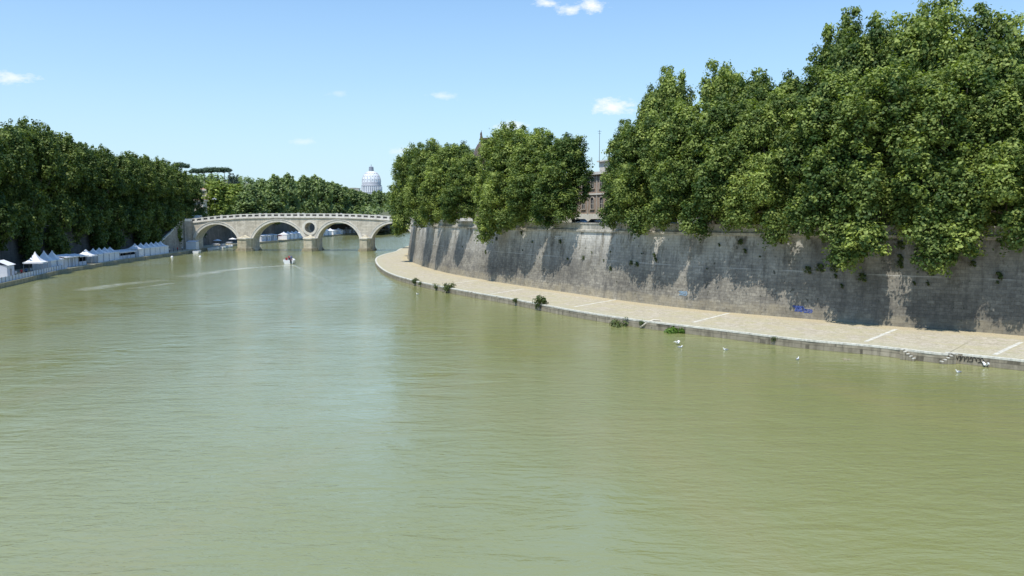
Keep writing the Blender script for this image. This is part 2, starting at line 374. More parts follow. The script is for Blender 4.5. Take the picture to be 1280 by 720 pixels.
# ------------------------------------------------------------------ right embankment wall
def bank_wall(line, side, name, label, m, mcop, zfoot, batter, zc, zp, uvm=True):
    root=thing(name,label,'embankment wall')
    A0=offset(line,0); s=0
    levels=[(zfoot-1.5,0),(zfoot,0)]+[(zfoot+(zc-zfoot)*k/6,batter*k/6) for k in range(1,7)]
    b=MB(); cop=MB(); cor=MB(); par=MB()
    rows=[offset(line,-side*o) for _,o in levels]
    P_=lambda d: offset(line,-side*(batter+d))
    c_out=P_(-.30); c_in=P_(.0); p_out=P_(.08); p_in=P_(.62); k_out=P_(-.04); k_in=P_(.74)
    for i in range(len(line)-1):
        L=np.linalg.norm(line[i+1]-line[i])
        def q(B,pa,za,pb,zb,va,vb):
            B.quad([(*pa[i],za),(*pa[i+1],za),(*pb[i+1],zb),(*pb[i],zb)],[(s,va),(s+L,va),(s+L,vb),(s,vb)])
        for k in range(len(levels)-1):
            q(b,rows[k],levels[k][0],rows[k+1],levels[k+1][0],levels[k][0]-zfoot,levels[k+1][0]-zfoot)
        q(cor,c_in,zc,c_out,zc+.06,zc,zc); q(cor,c_out,zc+.06,c_out,zc+.38,zc,zc+.4); q(cor,c_out,zc+.38,p_out,zc+.46,zc+.4,zc+.5)
        q(par,p_out,zc+.46,p_out,zp-.2,zc+.4,zp); q(par,p_in,zp-.2,p_in,zc+.3,zc,zp)
        q(cop,k_out,zp-.2,k_out,zp,0,.2); q(cop,k_out,zp,k_in,zp,.2,.9); q(cop,k_in,zp,k_in,zp-.2,.9,1); q(cop,p_out,zp-.2,k_out,zp-.2,0,.1)
        s+=L
    b.build('stone_face',m,root); cor.build('cornice',mcop,root); par.build('parapet',mcop,root); cop.build('coping',mcop,root)
    return root
RWw=RW[:nR[-1]+40]
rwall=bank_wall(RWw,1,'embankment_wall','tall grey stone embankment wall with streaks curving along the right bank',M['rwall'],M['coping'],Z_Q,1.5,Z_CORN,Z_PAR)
lwall=bank_wall(LWr,-1,'embankment_wall','long stone embankment wall in painted shade behind the white tents on the left bank',M['shadewall'],M['coping'],Z_Q,.6,Z_CORN,Z_PAR)

# ------------------------------------------------------------------ right quay
def quay(line, wall, name, mtop, mside, label):
    b=MB(); s=0
    wl=np.array(wall)[:,:2]
    dlen=np.linalg.norm(np.diff(line,axis=0),axis=1)
    near=[]
    for p in line:
        d=np.linalg.norm(wl-p,axis=1); near.append(wl[d.argmin()])
    near=np.array(near); K=4
    for i in range(len(line)-1):
        L=dlen[i]
        b.cur=0
        for k in range(K):
            a,c=k/K,(k+1)/K
            f=lambda p,q,t: p+(q-p)*t
            b.quad([(*f(line[i],near[i],a),Z_Q),(*f(line[i+1],near[i+1],a),Z_Q),(*f(line[i+1],near[i+1],c),Z_Q),(*f(line[i],near[i],c),Z_Q)],[(s,a),(s+L,a),(s+L,c),(s,c)])
        b.cur=1
        b.quad([(*line[i],-1.5),(*line[i+1],-1.5),(*line[i+1],Z_Q),(*line[i],Z_Q)],[(s,0),(s+L,0),(s+L,2),(s,2)])
        s+=L
    o=b.build(name,[mtop,mside]); tag(o,kind='structure'); return o
quay(RQ,RW,'quay',M['quay'],M['quayside'],None)
quay(LQ,LWr,'quay',M['quay'],M['footing'],None)
i1=[i for i,p in enumerate(RQ) if 20<p[1]<345 and p[0]<120]; RQv=RQ[i1[0]:i1[-1]+1]
# kerb of pale stone along the edge, standing 3 cm proud
kb=MB(); jr=random.Random(4); A=offset(RQv,.03)+np.array([[jr.uniform(-.03,.03),jr.uniform(-.03,.03)] for _ in RQv]); B=offset(RQv,-.40)+np.array([[jr.uniform(-.06,.06),jr.uniform(-.06,.06)] for _ in RQv])
for i in range(len(RQv)-1):
    if i%3==2: pass
    za=Z_Q+.03
    kb.quad([(*A[i],za),(*A[i+1],za),(*B[i+1],za),(*B[i],za)]); kb.quad([(*A[i],Z_Q-.16),(*A[i+1],Z_Q-.16),(*A[i+1],za),(*A[i],za)]); kb.quad([(*B[i+1],Z_Q),(*B[i],Z_Q),(*B[i],za),(*B[i+1],za)])
tag(kb.build('kerb',M['band']),kind='structure')
# pale bands across the quay
for a,bb in (((1243,443.5),(1277,427.5)),((1082,427),(1120,411.5)),((866,403),(911,391.5)),((718,383.5),(773,374)),((613,367.5),(655,361)),((556,355.5),(598,350)),((1420,452),(1450,440))):
    p=np.array(at(*a,Z_Q)[:2]); q=np.array(at(*bb,Z_Q)[:2]); t=(q-p)/np.linalg.norm(q-p); n=np.array([-t[1],t[0]])*.22
    m=MB(); m.quad([(*(p-n),Z_Q+.005),(*(q-n),Z_Q+.005),(*(q+n),Z_Q+.005),(*(p+n),Z_Q+.005)]); tag(m.build('paving_band',M['band']),kind='structure')
# steps cut on the quay edge (two short flights of stone treads standing against the edge)
def edge_steps(px0,px1,label):
    a=np.array(find_px(RQ,px0,Z_Q)[:2]); c=np.array(find_px(RQ,px1,Z_Q)[:2]); t=(c-a)/np.linalg.norm(c-a); n=np.array([t[1],-t[0]])
    if n@(-a)<0: n=-n
    ang=math.atan2(t[1],t[0]); root=thing('stone_steps',label,'steps',(0,0,0),0,'small flights of steps down the quay edge'); L=np.linalg.norm(c-a)
    for k in range(5):
        p=a+t*(k+.5)*L/5+n*.28; z=Z_Q-.02-k*.19
        m=MB(); m.box((p[0],p[1],(z-1.2)/2),(L/5-.02,.5,z+1.2),ang); m.build('riser_block',M['quayside'],root)
        m=MB(); m.box((p[0],p[1],z+.03),(L/5*.8,.46,.06),ang); m.build('tread',M['band'],root)
edge_steps(1128,1146,'worn stone steps going down the right quay edge, left flight')
edge_steps(1192,1174,'worn stone steps going down the right quay edge, right flight beside black graffiti')

# ------------------------------------------------------------------ graffiti strokes lying on the wall / quay side
def scribble(px,py,w,h,m,label,seed,parent,line='wall'):
    r=random.Random(seed); 
    if line=='wall':
        f=find_px(RW,px,Z_Q+1); base=np.array(f[:2]); ang=f[2]
    else: f=find_px(RQ,px,.5); base=np.array(f[:2]); ang=f[2]
    t=np.array([math.cos(ang),math.sin(ang)]); n=np.array([t[1],-t[0]])
    if n@(-base)<0: n=-n
    z0=atY(px,py,base[1])[2]; mb=MB()
    for k in range(9):
        x=-w/2+w*k/8; pts=[]
        for j in range(9):
            a=j/8*PI*r.uniform(1,1.6)+r.uniform(0,1); pts.append((x+math.cos(a)*h*.32+r.uniform(-.04,.04), z0+math.sin(a)*h*.45+r.uniform(-.04,.04)))
        wd=h*.07
        for j in range(8):
            (xa,za),(xb,zb)=pts[j],pts[j+1]; L=math.hypot(xb-xa,zb-za)+1e-5; ox,oz=-(zb-za)/L*wd,(xb-xa)/L*wd
            q=[]
            for (xx,zz) in ((xa-ox,za-oz),(xb-ox,zb-oz),(xb+ox,zb+oz),(xa+ox,za+oz)):
                off=.02+k*.002-( (zz-Z_Q)*1.5/(Z_CORN-Z_Q) if line=='wall' else -.03)
                P3=base+t*xx+n*off; q.append((P3[0],P3[1],zz))
            mb.quad(q)
    o=mb.build('graffiti',m,parent); o['label']=label; return o
scribble(997,386,1.1,.8,M['graf_blue'],'dark blue graffiti',1,rwall)
scribble(1009,389,1.0,.5,M['graf_blue'],'small blue graffiti',5,rwall)
scribble(852,367,1.2,.7,M['graf_pale'],'pale blue graffiti',2,rwall)
scribble(690,297,2.2,.6,M['graf_white'],'faint white graffiti',3,rwall)
gq=scribble(1209,449,2.6,.5,M['graf_black'],'black graffiti letters sprayed on the edge of the right quay',4,None,'quay'); gq['category']='graffiti'

# ------------------------------------------------------------------ leaves
def leaf_object(name, clumps, n_per, size, mat_, seed, up=.55, flat=1.0, parent=None, shell=5.0, vol=True):
    r=np.random.default_rng(seed); cl=np.array(clumps,float)      # x y z r
    w=cl[:,3]**2; w/=w.mean(); cnt=np.maximum(8,(n_per*w).astype(int)); idx=np.repeat(np.arange(len(cl)),cnt); n=len(idx)
    d=r.normal(size=(n,3)); d/=np.linalg.norm(d,axis=1)[:,None]
    # ragged surface for every clump
    ph=r.uniform(0,6.28,(len(cl),3))[idx]
    lump=1+.26*np.sin(d[:,0]*5+ph[:,0])+.24*np.sin(d[:,1]*5+ph[:,1])+.22*np.sin(d[:,2]*6+ph[:,2])+np.where(r.uniform(0,1,n)<.12,r.uniform(0,.45,n),0)
    rad=r.uniform(0,1,n)**(1/shell)*lump
    rr=cl[idx,3][:,None]*np.array([1,1,flat]); c=cl[idx,:3]+d*rad[:,None]*rr
    nrm=d*.9+np.array([0,0,up*.9])+r.normal(size=(n,3))*.38; nrm/=np.linalg.norm(nrm,axis=1)[:,None]
    t=np.cross(nrm,r.normal(size=(n,3))); t/=np.linalg.norm(t,axis=1)[:,None]; bt=np.cross(nrm,t)
    s=(size*r.uniform(.5,1.55,n))[:,None]
    v=np.empty((n,4,3)); v[:,0]=c-t*s*.5; v[:,1]=c+bt*s*.42-t*s*.05+nrm*s*.08; v[:,2]=c+t*s*.55; v[:,3]=c-bt*s*.42-t*s*.05+nrm*s*.08
    me=bpy.data.meshes.new(name); me.vertices.add(n*4); me.vertices.foreach_set('co',v.ravel())
    me.loops.add(n*4); me.loops.foreach_set('vertex_index',np.arange(n*4,dtype=np.int32))
    me.polygons.add(n); me.polygons.foreach_set('loop_start',np.arange(0,n*4,4,dtype=np.int32)); me.polygons.foreach_set('loop_total',np.full(n,4,dtype=np.int32))
    me.update(calc_edges=True)
    a=me.attributes.new('tint','FLOAT','FACE'); ct=r.beta(1.1,1.3,len(cl))[idx]*.85
    a.data.foreach_set('value',np.clip(ct+r.normal(0,.16,n),0,1).astype(np.float32))
    me.materials.append(mat_); o=bpy.data.objects.new(name,me); C.objects.link(o)
    if parent: o.parent=parent
    return o
def plane_tree(name, seed, H, nleaf, size, mleaf, masses=6, spread=3.6, droop=0.0, lean=1.6, low=2.5, wide=1.0, skirt=-1.0):
    r=random.Random(seed); root=empty(name); trunk=MB(); clumps=[]
    trunk.tube([(0,0,-.3),(r.uniform(-.2,.2),-.1,1.5),(r.uniform(-.3,.3),-.3*lean,4.2)],[.62,.45,.4],8)
    a0=r.uniform(0,6.28)
    def mass(cx,cy,zc,rx,rz,limb=True):
        if limb:
            trunk.tube([(0,-.3*lean,3.6),(cx*.3,cy*.35,3.6+(zc-3.6)*.45),(cx*.8,cy*.85,zc-rz*.4),(cx,cy,zc+rz*.5)],[.3,.2,.12,.03],6)
        nc=int(rx*rz*1.15)+5
        for j in range(nc):
            th=math.acos(max(-.97,min(.97,1.9*((j+.5)/nc-.5)+r.uniform(-.12,.12)))); ph=j*2.4+r.uniform(-.5,.5)
            q=(cx+rx*.76*math.sin(th)*math.cos(ph), cy+rx*.76*math.sin(th)*math.sin(ph), zc+(rz-.8)*math.cos(th))
            clumps.append((*q, r.uniform(.8,1.6)))
            if j%5==0 and limb: trunk.tube([(cx*.8,cy*.9,q[2]-1.5),(q[0],q[1],q[2])],[.07,.02],4,False)
        for j in range(8):
            th=r.uniform(.1,2.3); ph=r.uniform(0,2*PI); g_=r.uniform(.98,1.32)
            clumps.append((cx+rx*g_*math.sin(th)*math.cos(ph),cy+rx*g_*math.sin(th)*math.sin(ph),zc+(rz+.3)*g_*math.cos(th)*.97,r.uniform(.4,.95)))
    mass(0,-lean*.5,H*.52,1.9,H*.36,False)
    nm=masses+4
    for k in range(nm):
        t=k/(nm-1); zc=3.2+(H-7.0)*t**.9; prof=(.8+1.1*t) if t<.3 else (1.13 if t<.65 else 1.13-(t-.65)*1.75)
        a=a0+k*2.4+r.uniform(-.3,.3); rad=spread*prof*r.uniform(.8,1.1)
        cx=math.cos(a)*rad*wide; cy=math.sin(a)*rad*.95-lean*(1.1-.5*t)
        rz=r.uniform(2.8,4.9); rx=r.uniform(1.7,2.65)*wide
        if cy<-lean*.8 and t<.5: zc=skirt+rz+(zc-3.2)*.75
        elif t<.5: zc=max(low+rz*.8, zc)
        mass(cx,cy,min(zc,H-rz),rx,rz)
    mass(1.6+r.uniform(-.6,.6),-lean*.4+r.uniform(-.8,.8),H-3.4,2.5,3.1,True)
    mass(-2.2+r.uniform(-.6,.6),-lean*.4+r.uniform(-1.5,1.5),H-4.9,2.5,3.2,True)
    if droop>1: 
        for k in range(2): mass(r.uniform(-1.8,1.8),-lean-spread*.75,skirt-.2+k*2.2,1.9,2.3,False)
    trunk.build('trunk',M['bark'],root,smooth=True,weld=True)
    leaf_object('crown',clumps,max(10,nleaf//len(clumps)),size,mleaf,seed,parent=root)
    return root
# ------------------------------------------------------------------ right-bank trees
protoR=[plane_tree('plane_tree',11,24,66000,.34,M['leaf'],8,3.9,.6,3.6,1.5,1.0,-.8),
        plane_tree('plane_tree',12,24,66000,.34,M['leaf'],7,3.7,.2,3.3,2.5,1.0,.2),
        plane_tree('plane_tree',13,24,66000,.34,M['leaf'],8,4.2,1.3,3.8,1.5,1.0,-1.4),
        plane_tree('plane_tree',14,24,66000,.34,M['leaf'],7,3.8,.4,3.5,2.,1.0,-.4)]
usedR=[False]*4
def place(proto_list, used, k, x, y, z, rz, sx, sz, label, group, cat='tree'):
    o = proto_list[k] if not used[k] else copy_tree(proto_list[k])
    used[k]=True; o.location=(x,y,z); o.rotation_euler=(0,0,rz); o.scale=(sx,sx,sz); tag(o,label,cat,group); return o
ORD=['first','second','third','fourth','fifth','sixth','seventh','eighth','ninth','tenth','eleventh','twelfth','thirteenth','fourteenth','fifteenth','sixteenth','seventeenth','eighteenth','nineteenth','twentieth']
rowF=offset(RW,-3.2); rowB=offset(RW,-19.5); rowT=offset(RW,-2.4)
front=[(1350,60,1,1.0),(1268,75,0,.95),(1186,60,2,.95),(1112,66,2,1.0),(1035,78,1,.95),(968,104,0,.85),(912,112,3,.85),(860,124,1,.85),(820,138,0,.8),(793,150,1,.68)]
mid=[(719,172,3,.88),(686,167,1,.9),(655,168,0,.95),(636,160,2,.8),(594,196,1,.85),(568,184,3,.95),(545,178,0,.9),(524,184,2,.9),(508,206,1,.85)]
for i,(px,ty,k,sx) in enumerate(front):
    f=find_px(rowF,px,20); x,y,ang=f; top=atY(px,ty,y)[2]; h=top-Z_ST
    place(protoR,usedR,k,x,y,Z_ST-(.9 if px>900 else .2),ang+PI+random.uniform(-.3,.3),sx,h/24*.955,('big plane tree hanging over the right wall, %s from the right edge of the photo'%ORD[i-1] if i else 'plane tree over the right wall, mostly cut off by the right edge of the photo'),'plane trees along the near right embankment')
for i,(px,ty,k,sx) in enumerate(mid):
    f=find_px(rowF if px>545 else rowT,px,20,250+(540-px)*.6 if px<540 else 1e9); x,y,ang=f; top=atY(px,ty,y)[2]; h=top-Z_ST
    place(protoR,usedR,k,x,y,Z_ST,ang+PI+random.uniform(-.4,.4),sx,h/24,('plane tree on the far right embankment, %s to the left of the brick palace gap'%ORD[i]),'plane trees along the far right embankment')
back=[(1290,50,3,1.0),(1228,14,1,.95),(1140,-2,2,1.0),(1086,18,0,.9),(1036,18,1,.9),(972,92,3,.85),(935,86,0,.8),(893,74,2,.9),(845,86,1,.78),(805,108,3,.66),(650,158,1,.95),(672,168,2,.9),(560,180,0,1.0),(535,176,3,1.0)]
for i,(px,ty,k,sx) in enumerate(back):
    f=find_px(rowB,px,20)
    if f is None: continue
    x,y,ang=f; top=atY(px,ty,y)[2]; h=top-Z_ST
    place(protoR,usedR,k,x,y,Z_ST,random.uniform(0,6.28),sx*1.05,h/24*.955,('tall tree across the riverside road behind the front row, %s counting from the right'%ORD[i]),'trees on the far side of the riverside road')

# ------------------------------------------------------------------ left-bank trees
protoL=[plane_tree('plane_tree',21,22,36000,.48,M['leaf_left'],8,4.4,1.2,3.2,.5,1.1,-6.0),
        plane_tree('plane_tree',22,22,34000,.5,M['leaf_left'],8,4.0,.8,3.2,.5,1.1,-6.0),
        plane_tree('plane_tree',23,22,34000,.5,M['leaf_left'],8,4.2,2.0,3.4,.5,1.1,-6.0)]
usedL=[False]*3
rowL=offset(LWr,4.5); rowL2=offset(LWr,15)
pxs=[(-75,150),(-35,152),(2,160),(38,162),(68,170),(94,184),(116,190),(136,194),(152,195),(168,199),(183,200),(196,205),(208,208),(219,213),(229,221)]
for i,(px,ty) in enumerate(pxs):
    f=find_px(rowL,px,20); x,y,ang=f; h=atY(px,ty,y)[2]-Z_ST
    place(protoL,usedL,i%3,x,y,Z_ST,ang+random.uniform(-.3,.3),1.0,h/22,('leafy plane tree above the left tents, %s from the left edge of the photo'%ORD[i-2] if i>1 else ['plane tree on the left wall wholly beyond the left edge of the photo','plane tree on the left wall mostly cut off by the left edge'][i]),'plane trees along the near left embankment')
for i,(px,ty) in enumerate([(-40,158),(15,156),(52,157),(84,172),(112,184),(140,192),(163,194),(186,198),(206,204)]):
    f=find_px(rowL2,px,20); x,y,ang=f; h=atY(px,ty,y)[2]-Z_ST
    place(protoL,usedL,(i+1)%3,x,y,Z_ST,random.uniform(0,6),1.1,h/22,('tree top behind the left embankment row, %s from the left edge of the photo'%ORD[i-1] if i else 'tree top behind the left row, cut off by the left edge of the photo'),'second row of trees on the left bank')
# ------------------------------------------------------------------ trees beyond the bridge
protoF=[plane_tree('plane_tree',31,22,7000,1.1,M['leaf_far'],6,4.6,.8,1.5,1.5,1.15),
        plane_tree('plane_tree',32,22,7000,1.1,M['leaf_far'],6,4.8,1.6,1.5,1.5,1.15),
        plane_tree('plane_tree',33,22,7000,1.1,M['leaf_lime'],6,4.8,1.2,1.5,1.5,1.15)]
usedF=[False]*3
far=[(268,226,0,2),(292,230,1,2),(312,233,0,0),(326,226,1,1),(343,221,0,0),(357,219,0,1),(370,226,1,2),(380,222,0,0),(391,221,1,1),(402,226,0,0),(413,229,1,1),(422,232,0,0),(431,236,1,1),(440,238,0,0),(449,240,1,1),(457,243,0,0),(466,240,1,1),(474,240,0,0),(484,241,1,1),(494,242,0,0),(304,244,0,1),(335,242,0,1)]
rF=offset(LWr,4.0); rF2=offset(LWr,20)
rF=rF[rF[:,1]>345]; rF2=rF2[rF2[:,1]>345]
k=0
for i,(px,ty,row,kk) in enumerate(sorted(far)):
    f=find_px(rF2 if row else rF,px,20)
    if f is None: f=find_px(rF,px,20)
    x,y,ang=f; h=max(14,atY(px,ty,y)[2]-Z_ST)
    place(protoF,usedF,kk,x,y,Z_ST,ang+random.uniform(-.4,.4),1.1 if y<600 else 1.4,h/22,('%s tree beyond the arched bridge, %s from the left'%('yellow green' if kk==2 else 'green',ORD[i] if i<20 else ['twenty-first','twenty-second'][i-20])),'trees lining the river beyond the bridge')
# far-off wood closing the river bend: reads as one mass
cl=[]; r=random.Random(5)
for i in range(520):
    x=r.uniform(-150,420); y=r.uniform(1120,1230)+max(0,x)*.12; cl.append((x,y,Z_ST+r.uniform(1,19),r.uniform(3,5.5)))
for i in range(260):
    x=r.uniform(-420,-150); y=r.uniform(900,1250); cl.append((x,y,Z_ST+r.uniform(4,20),r.uniform(3.5,6)))
tag(leaf_object('distant_wood',cl,60,2.4,M['leaf_far'],9),'hazy green wood closing the river bend beyond the bridge','wood',None,'stuff')
# ------------------------------------------------------------------ hill with umbrella pines
def hill():
    b=MB(); n=40; m=24
    X0,X1,Y0,Y1=-1000,-100,600,1500
    g=lambda u,v:(X0+(X1-X0)*u,Y0+(Y1-Y0)*v, Z_ST-4+60*math.sin(PI*min(1,max(0,v*1.05)))**1.2*(math.sin(PI*u)**.8)+4*math.sin(u*13+v*7))
    for i in range(n):
        for j in range(m):
            b.quad([g(i/n,j/m),g((i+1)/n,j/m),g((i+1)/n,(j+1)/m),g(i/n,(j+1)/m)])
    return b.build('hill',M['land'],smooth=True,weld=True),g
h_,hg=hill(); tag(h_,kind='structure')
cl=[]; r=random.Random(8)
for i in range(900):
    u,v=r.uniform(.3,.98),r.uniform(.05,.6); p=hg(u,v); cl.append((p[0],p[1],p[2]+r.uniform(1,6),r.uniform(3,5)))
tag(leaf_object('hillside_wood',cl,45,2.2,M['leaf_far'],10),'dense green wood covering the hill behind the left bank','wood',None,'stuff')
def umbrella_pine(seed):
    r=random.Random(seed); root=empty('umbrella_pine'); t=MB(); t.tube([(0,0,-4),(.3,0,8),(0,.2,14)],[.55,.42,.3],6)
    cl=[]
    for k in range(46):
        a=r.uniform(0,6.28); q=7.4*math.sqrt(r.uniform(0,1)); cl.append((q*math.cos(a),q*math.sin(a),15.2+1.8*(1-(q/7.4)**2)+r.uniform(-.6,.4),r.uniform(1.9,2.6)))
        if k%4==0: t.tube([(0,.2,12.5+k*.03),(q*.7*math.cos(a),q*.7*math.sin(a),16)],[.2,.08],5)
    t.build('trunk',M['bark'],root,weld=True); leaf_object('crown',cl,90,.9,M['leaf_pine'],seed,parent=root,flat=.75); return root
pr=[umbrella_pine(41),umbrella_pine(42)]; up=[False,False]
for i,(px,ty,Y) in enumerate([(226,203.5,860),(245,211,905),(256,210,900),(264,209.5,890),(272,209.5,900),(280,209.5,895)]):
    x,_,zt=atY(px,ty,Y); o=place(pr,up,i%2,x,Y,zt-18.4,i*1.3,.95,1.0,'dark flat-topped umbrella pine on the hill skyline, %s from the left'%ORD[i],'umbrella pines on the hill')
def cypress(x,y,ztop,H,label):
    root=thing('cypress_tree',label,'tree',(x,y,ztop-H),0,'dark cypresses on the hill'); t=MB(); t.tube([(0,0,-1),(0,0,H*.8)],[.4,.1],6); t.build('trunk',M['bark'],root)
    cl=[(random.uniform(-.8,.8),random.uniform(-.8,.8),H*k/12,2.6*(1-(k/12.5)**2)+.5) for k in range(1,12)]
    leaf_object('crown',cl,160,.9,M['leaf_cypress'],int(x*10)%999+1000,parent=root)
for i,(px,ty) in enumerate([(287,213),(291.5,215.5),(296,217)]):
    x,_,zt=atY(px,ty,880); cypress(x,880,zt,24,'dark cypress beside the umbrella pines, %s from the left'%ORD[i])

# ------------------------------------------------------------------ bridge
YB=333.0; BD=8.0
def BX(px): return atY(px,300,YB)[0]
def BZ(py): return atY(360,py,YB)[2]
arches=[(244.6,297,280.4),(316.6,379.4,277.4),(397.2,449.4,278),(464.8,517,279.2)]
zs=BZ(298)
AR=[]
for l,r_,c in arches:
    xl,xr=BX(l),BX(r_); hw=(xr-xl)/2; rise=BZ(c)-zs; AR.append((xl,xr,(xl+xr)/2,hw,rise))
dk_px=[(228,274.6),(239,273.5),(270,270),(304,267.6),(340,266.9),(369.5,266.8),(410,266.9),(442,267.6),(470,269),(497,270.8),(535,274.5)]
dkx=[BX(a) for a,_ in dk_px]; dkz=[BZ(b_) for _,b_ in dk_px]
def ptop(x): return float(np.interp(x,dkx,dkz))
def stop(x): return ptop(x)-1.75
def intr(x):
    for xl,xr,xc,hw,rise in AR:
        if xl-1e-6<=x<=xr+1e-6:
            R=(hw*hw+rise*rise)/(2*rise); return zs+rise-R+math.sqrt(max(0,R*R-(x-xc)**2))
    return None
bridge=thing('stone_bridge','old pale stone bridge with four arches and a round hole crossing the river','bridge')
XL,XR=BX(228),BX(538); OCX,OCZ,OCR=BX(387.6),BZ(284.6),2.15
def spandrel():
    b=MB(); xs=set(np.arange(XL,XR,.3).tolist()+[XL,XR])
    for xl,xr,xc,hw,rise in AR: xs|={xl,xr}|set((xc+hw*math.cos(a)) for a in np.linspace(0,PI,41))
    xs|=set((OCX+OCR*math.cos(a)) for a in np.linspace(0,PI,21)); xs=sorted(xs); Y1=YB+BD
    for x0,x1 in zip(xs,xs[1:]):
        if x1-x0<1e-4: continue
        xm=(x0+x1)/2; inA=intr(xm) is not None
        b0=intr(x0) if inA else -2.; b1=intr(x1) if inA else -2.
        if inA and (b0 is None or b1 is None): b0=b0 or zs; b1=b1 or zs
        t0,t1=stop(x0),stop(x1); segs=[(b0,b1,t0,t1)]
        if abs(xm-OCX)<OCR:
            h0=math.sqrt(max(0,OCR**2-(x0-OCX)**2)); h1=math.sqrt(max(0,OCR**2-(x1-OCX)**2))
            segs=[(b0,b1,OCZ-h0,OCZ-h1),(OCZ+h0,OCZ+h1,t0,t1)]
            b.quad([(x0,YB,OCZ-h0),(x1,YB,OCZ-h1),(x1,Y1,OCZ-h1),(x0,Y1,OCZ-h0)]); b.quad([(x0,Y1,OCZ+h0),(x1,Y1,OCZ+h1),(x1,YB,OCZ+h1),(x0,YB,OCZ+h0)])
        for a0,a1,c0,c1 in segs:
            b.quad([(x0,YB,a0),(x1,YB,a1),(x1,YB,c1),(x0,YB,c0)]); b.quad([(x1,Y1,a1),(x0,Y1,a0),(x0,Y1,c0),(x1,Y1,c1)])
        b.quad([(x0,YB,t0),(x1,YB,t1),(x1,Y1,t1),(x0,Y1,t0)])
        if inA: b.quad([(x0,Y1,b0),(x1,Y1,b1),(x1,YB,b1),(x0,YB,b0)])
    for xl,xr,xc,hw,rise in AR:
        for x in (xl,xr): b.quad([(x,YB,-2),(x,Y1,-2),(x,Y1,zs),(x,YB,zs)])
    b.quad([(XL,YB,-2),(XL,Y1,-2),(XL,Y1,stop(XL)),(XL,YB,stop(XL))]); b.quad([(XR,YB,-2),(XR,Y1,-2),(XR,Y1,stop(XR)),(XR,YB,stop(XR))])
    return b.build('spandrel_wall',M['bridge'],bridge)
spandrel()
def ring(cx,cz,R0,R1,a0,a1,name,yo,n=36,m='travertine'):
    b=MB(); Y=YB-yo
    for i in range(n):
        A=a0+(a1-a0)*i/n; B=a0+(a1-a0)*(i+1)/n
        p=lambda R,a,y:(cx+R*math.cos(a),y,cz+R*math.sin(a))
        b.quad([p(R0,A,Y),p(R0,B,Y),p(R1,B,Y),p(R1,A,Y)]); b.quad([p(R1,A,Y),p(R1,B,Y),p(R1,B,YB+.1),p(R1,A,YB+.1)]); b.quad([p(R0,B,Y),p(R0,A,Y),p(R0,A,YB+.3),p(R0,B,YB+.3)])
    return b.build(name,M[m],bridge)
for xl,xr,xc,hw,rise in AR:
    R=(hw*hw+rise*rise)/(2*rise); cz=zs+rise-R; a=math.asin(min(1,(zs-cz)/R))
    ring(xc,cz,R-.01,R+.95,a,PI-a,'arch_ring',.22)
    ring(xc,cz,R+.95,R+1.15,a,PI-a,'arch_moulding',.36,36,'rail')
ring(OCX,OCZ,OCR-.01,OCR+.9,0,2*PI,'round_opening_ring',.25,40)
# cornice and parapet, both faces; dark sheets imitate the shade in its openings
for yo,sg in ((YB,-1),(YB+BD,1)):
    c=MB(); pr_=MB(); xs=np.arange(XL,XR,1.0)
    for x0 in xs:
        x1=min(x0+1.0,XR); z0,z1=stop(x0),stop(x1); ya=yo+sg*.35; yb=yo-sg*.55
        for (za0,za1,zb0,zb1,A_,B_) in ((z0-.12,z1-.12,z0+.3,z1+.3,ya,yb),):
            c.quad([(x0,A_,za0),(x1,A_,za1),(x1,A_,zb1),(x0,A_,zb0)]); c.quad([(x0,A_,zb0),(x1,A_,zb1),(x1,B_,zb1),(x0,B_,zb0)]); c.quad([(x0,B_,za0),(x1,B_,za1),(x1,A_,za1),(x0,A_,za0)])
        y1=yo+sg*.12; y2=yo-sg*.32
        for lo,hi in ((.3,.62),(1.42,1.75)):
            pr_.quad([(x0,y1,z0+lo),(x1,y1,z1+lo),(x1,y1,z1+hi),(x0,y1,z0+hi)]); pr_.quad([(x1,y2,z1+lo),(x0,y2,z0+lo),(x0,y2,z0+hi),(x1,y2,z1+hi)]); pr_.quad([(x0,y1,z0+hi),(x1,y1,z1+hi),(x1,y2,z1+hi),(x0,y2,z0+hi)]); pr_.quad([(x0,y2,z0+lo),(x1,y2,z1+lo),(x1,y1,z1+lo),(x0,y1,z0+lo)])
    c.build('cornice',M['travertine'],bridge)
    x=XL+.6; k=0; bal=MB()
    while x<XR-.5:
        z=stop(x); w=.95; pr_.box((x,yo-sg*.10,z+1.04),(w,.5,1.52 if k%6 else 1.9)); 
        pass
        x+=2.66; k+=1
    
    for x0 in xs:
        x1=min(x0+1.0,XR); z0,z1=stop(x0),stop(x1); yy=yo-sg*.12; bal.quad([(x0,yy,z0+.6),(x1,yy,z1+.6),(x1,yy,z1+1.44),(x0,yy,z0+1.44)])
    pr_.build('parapet',M['rail'],bridge); bal.build('dark_opening_sheets',M['opening_dark'],bridge)
d=MB()
for x0 in np.arange(XL,XR,1.0):
    d.quad([(x0,YB+.2,stop(x0)+.31),(x0+1,YB+.2,stop(x0+1)+.31),(x0+1,YB+BD-.2,stop(x0+1)+.31),(x0,YB+BD-.2,stop(x0)+.31)])
d.build('roadway',M['asphalt'],bridge)
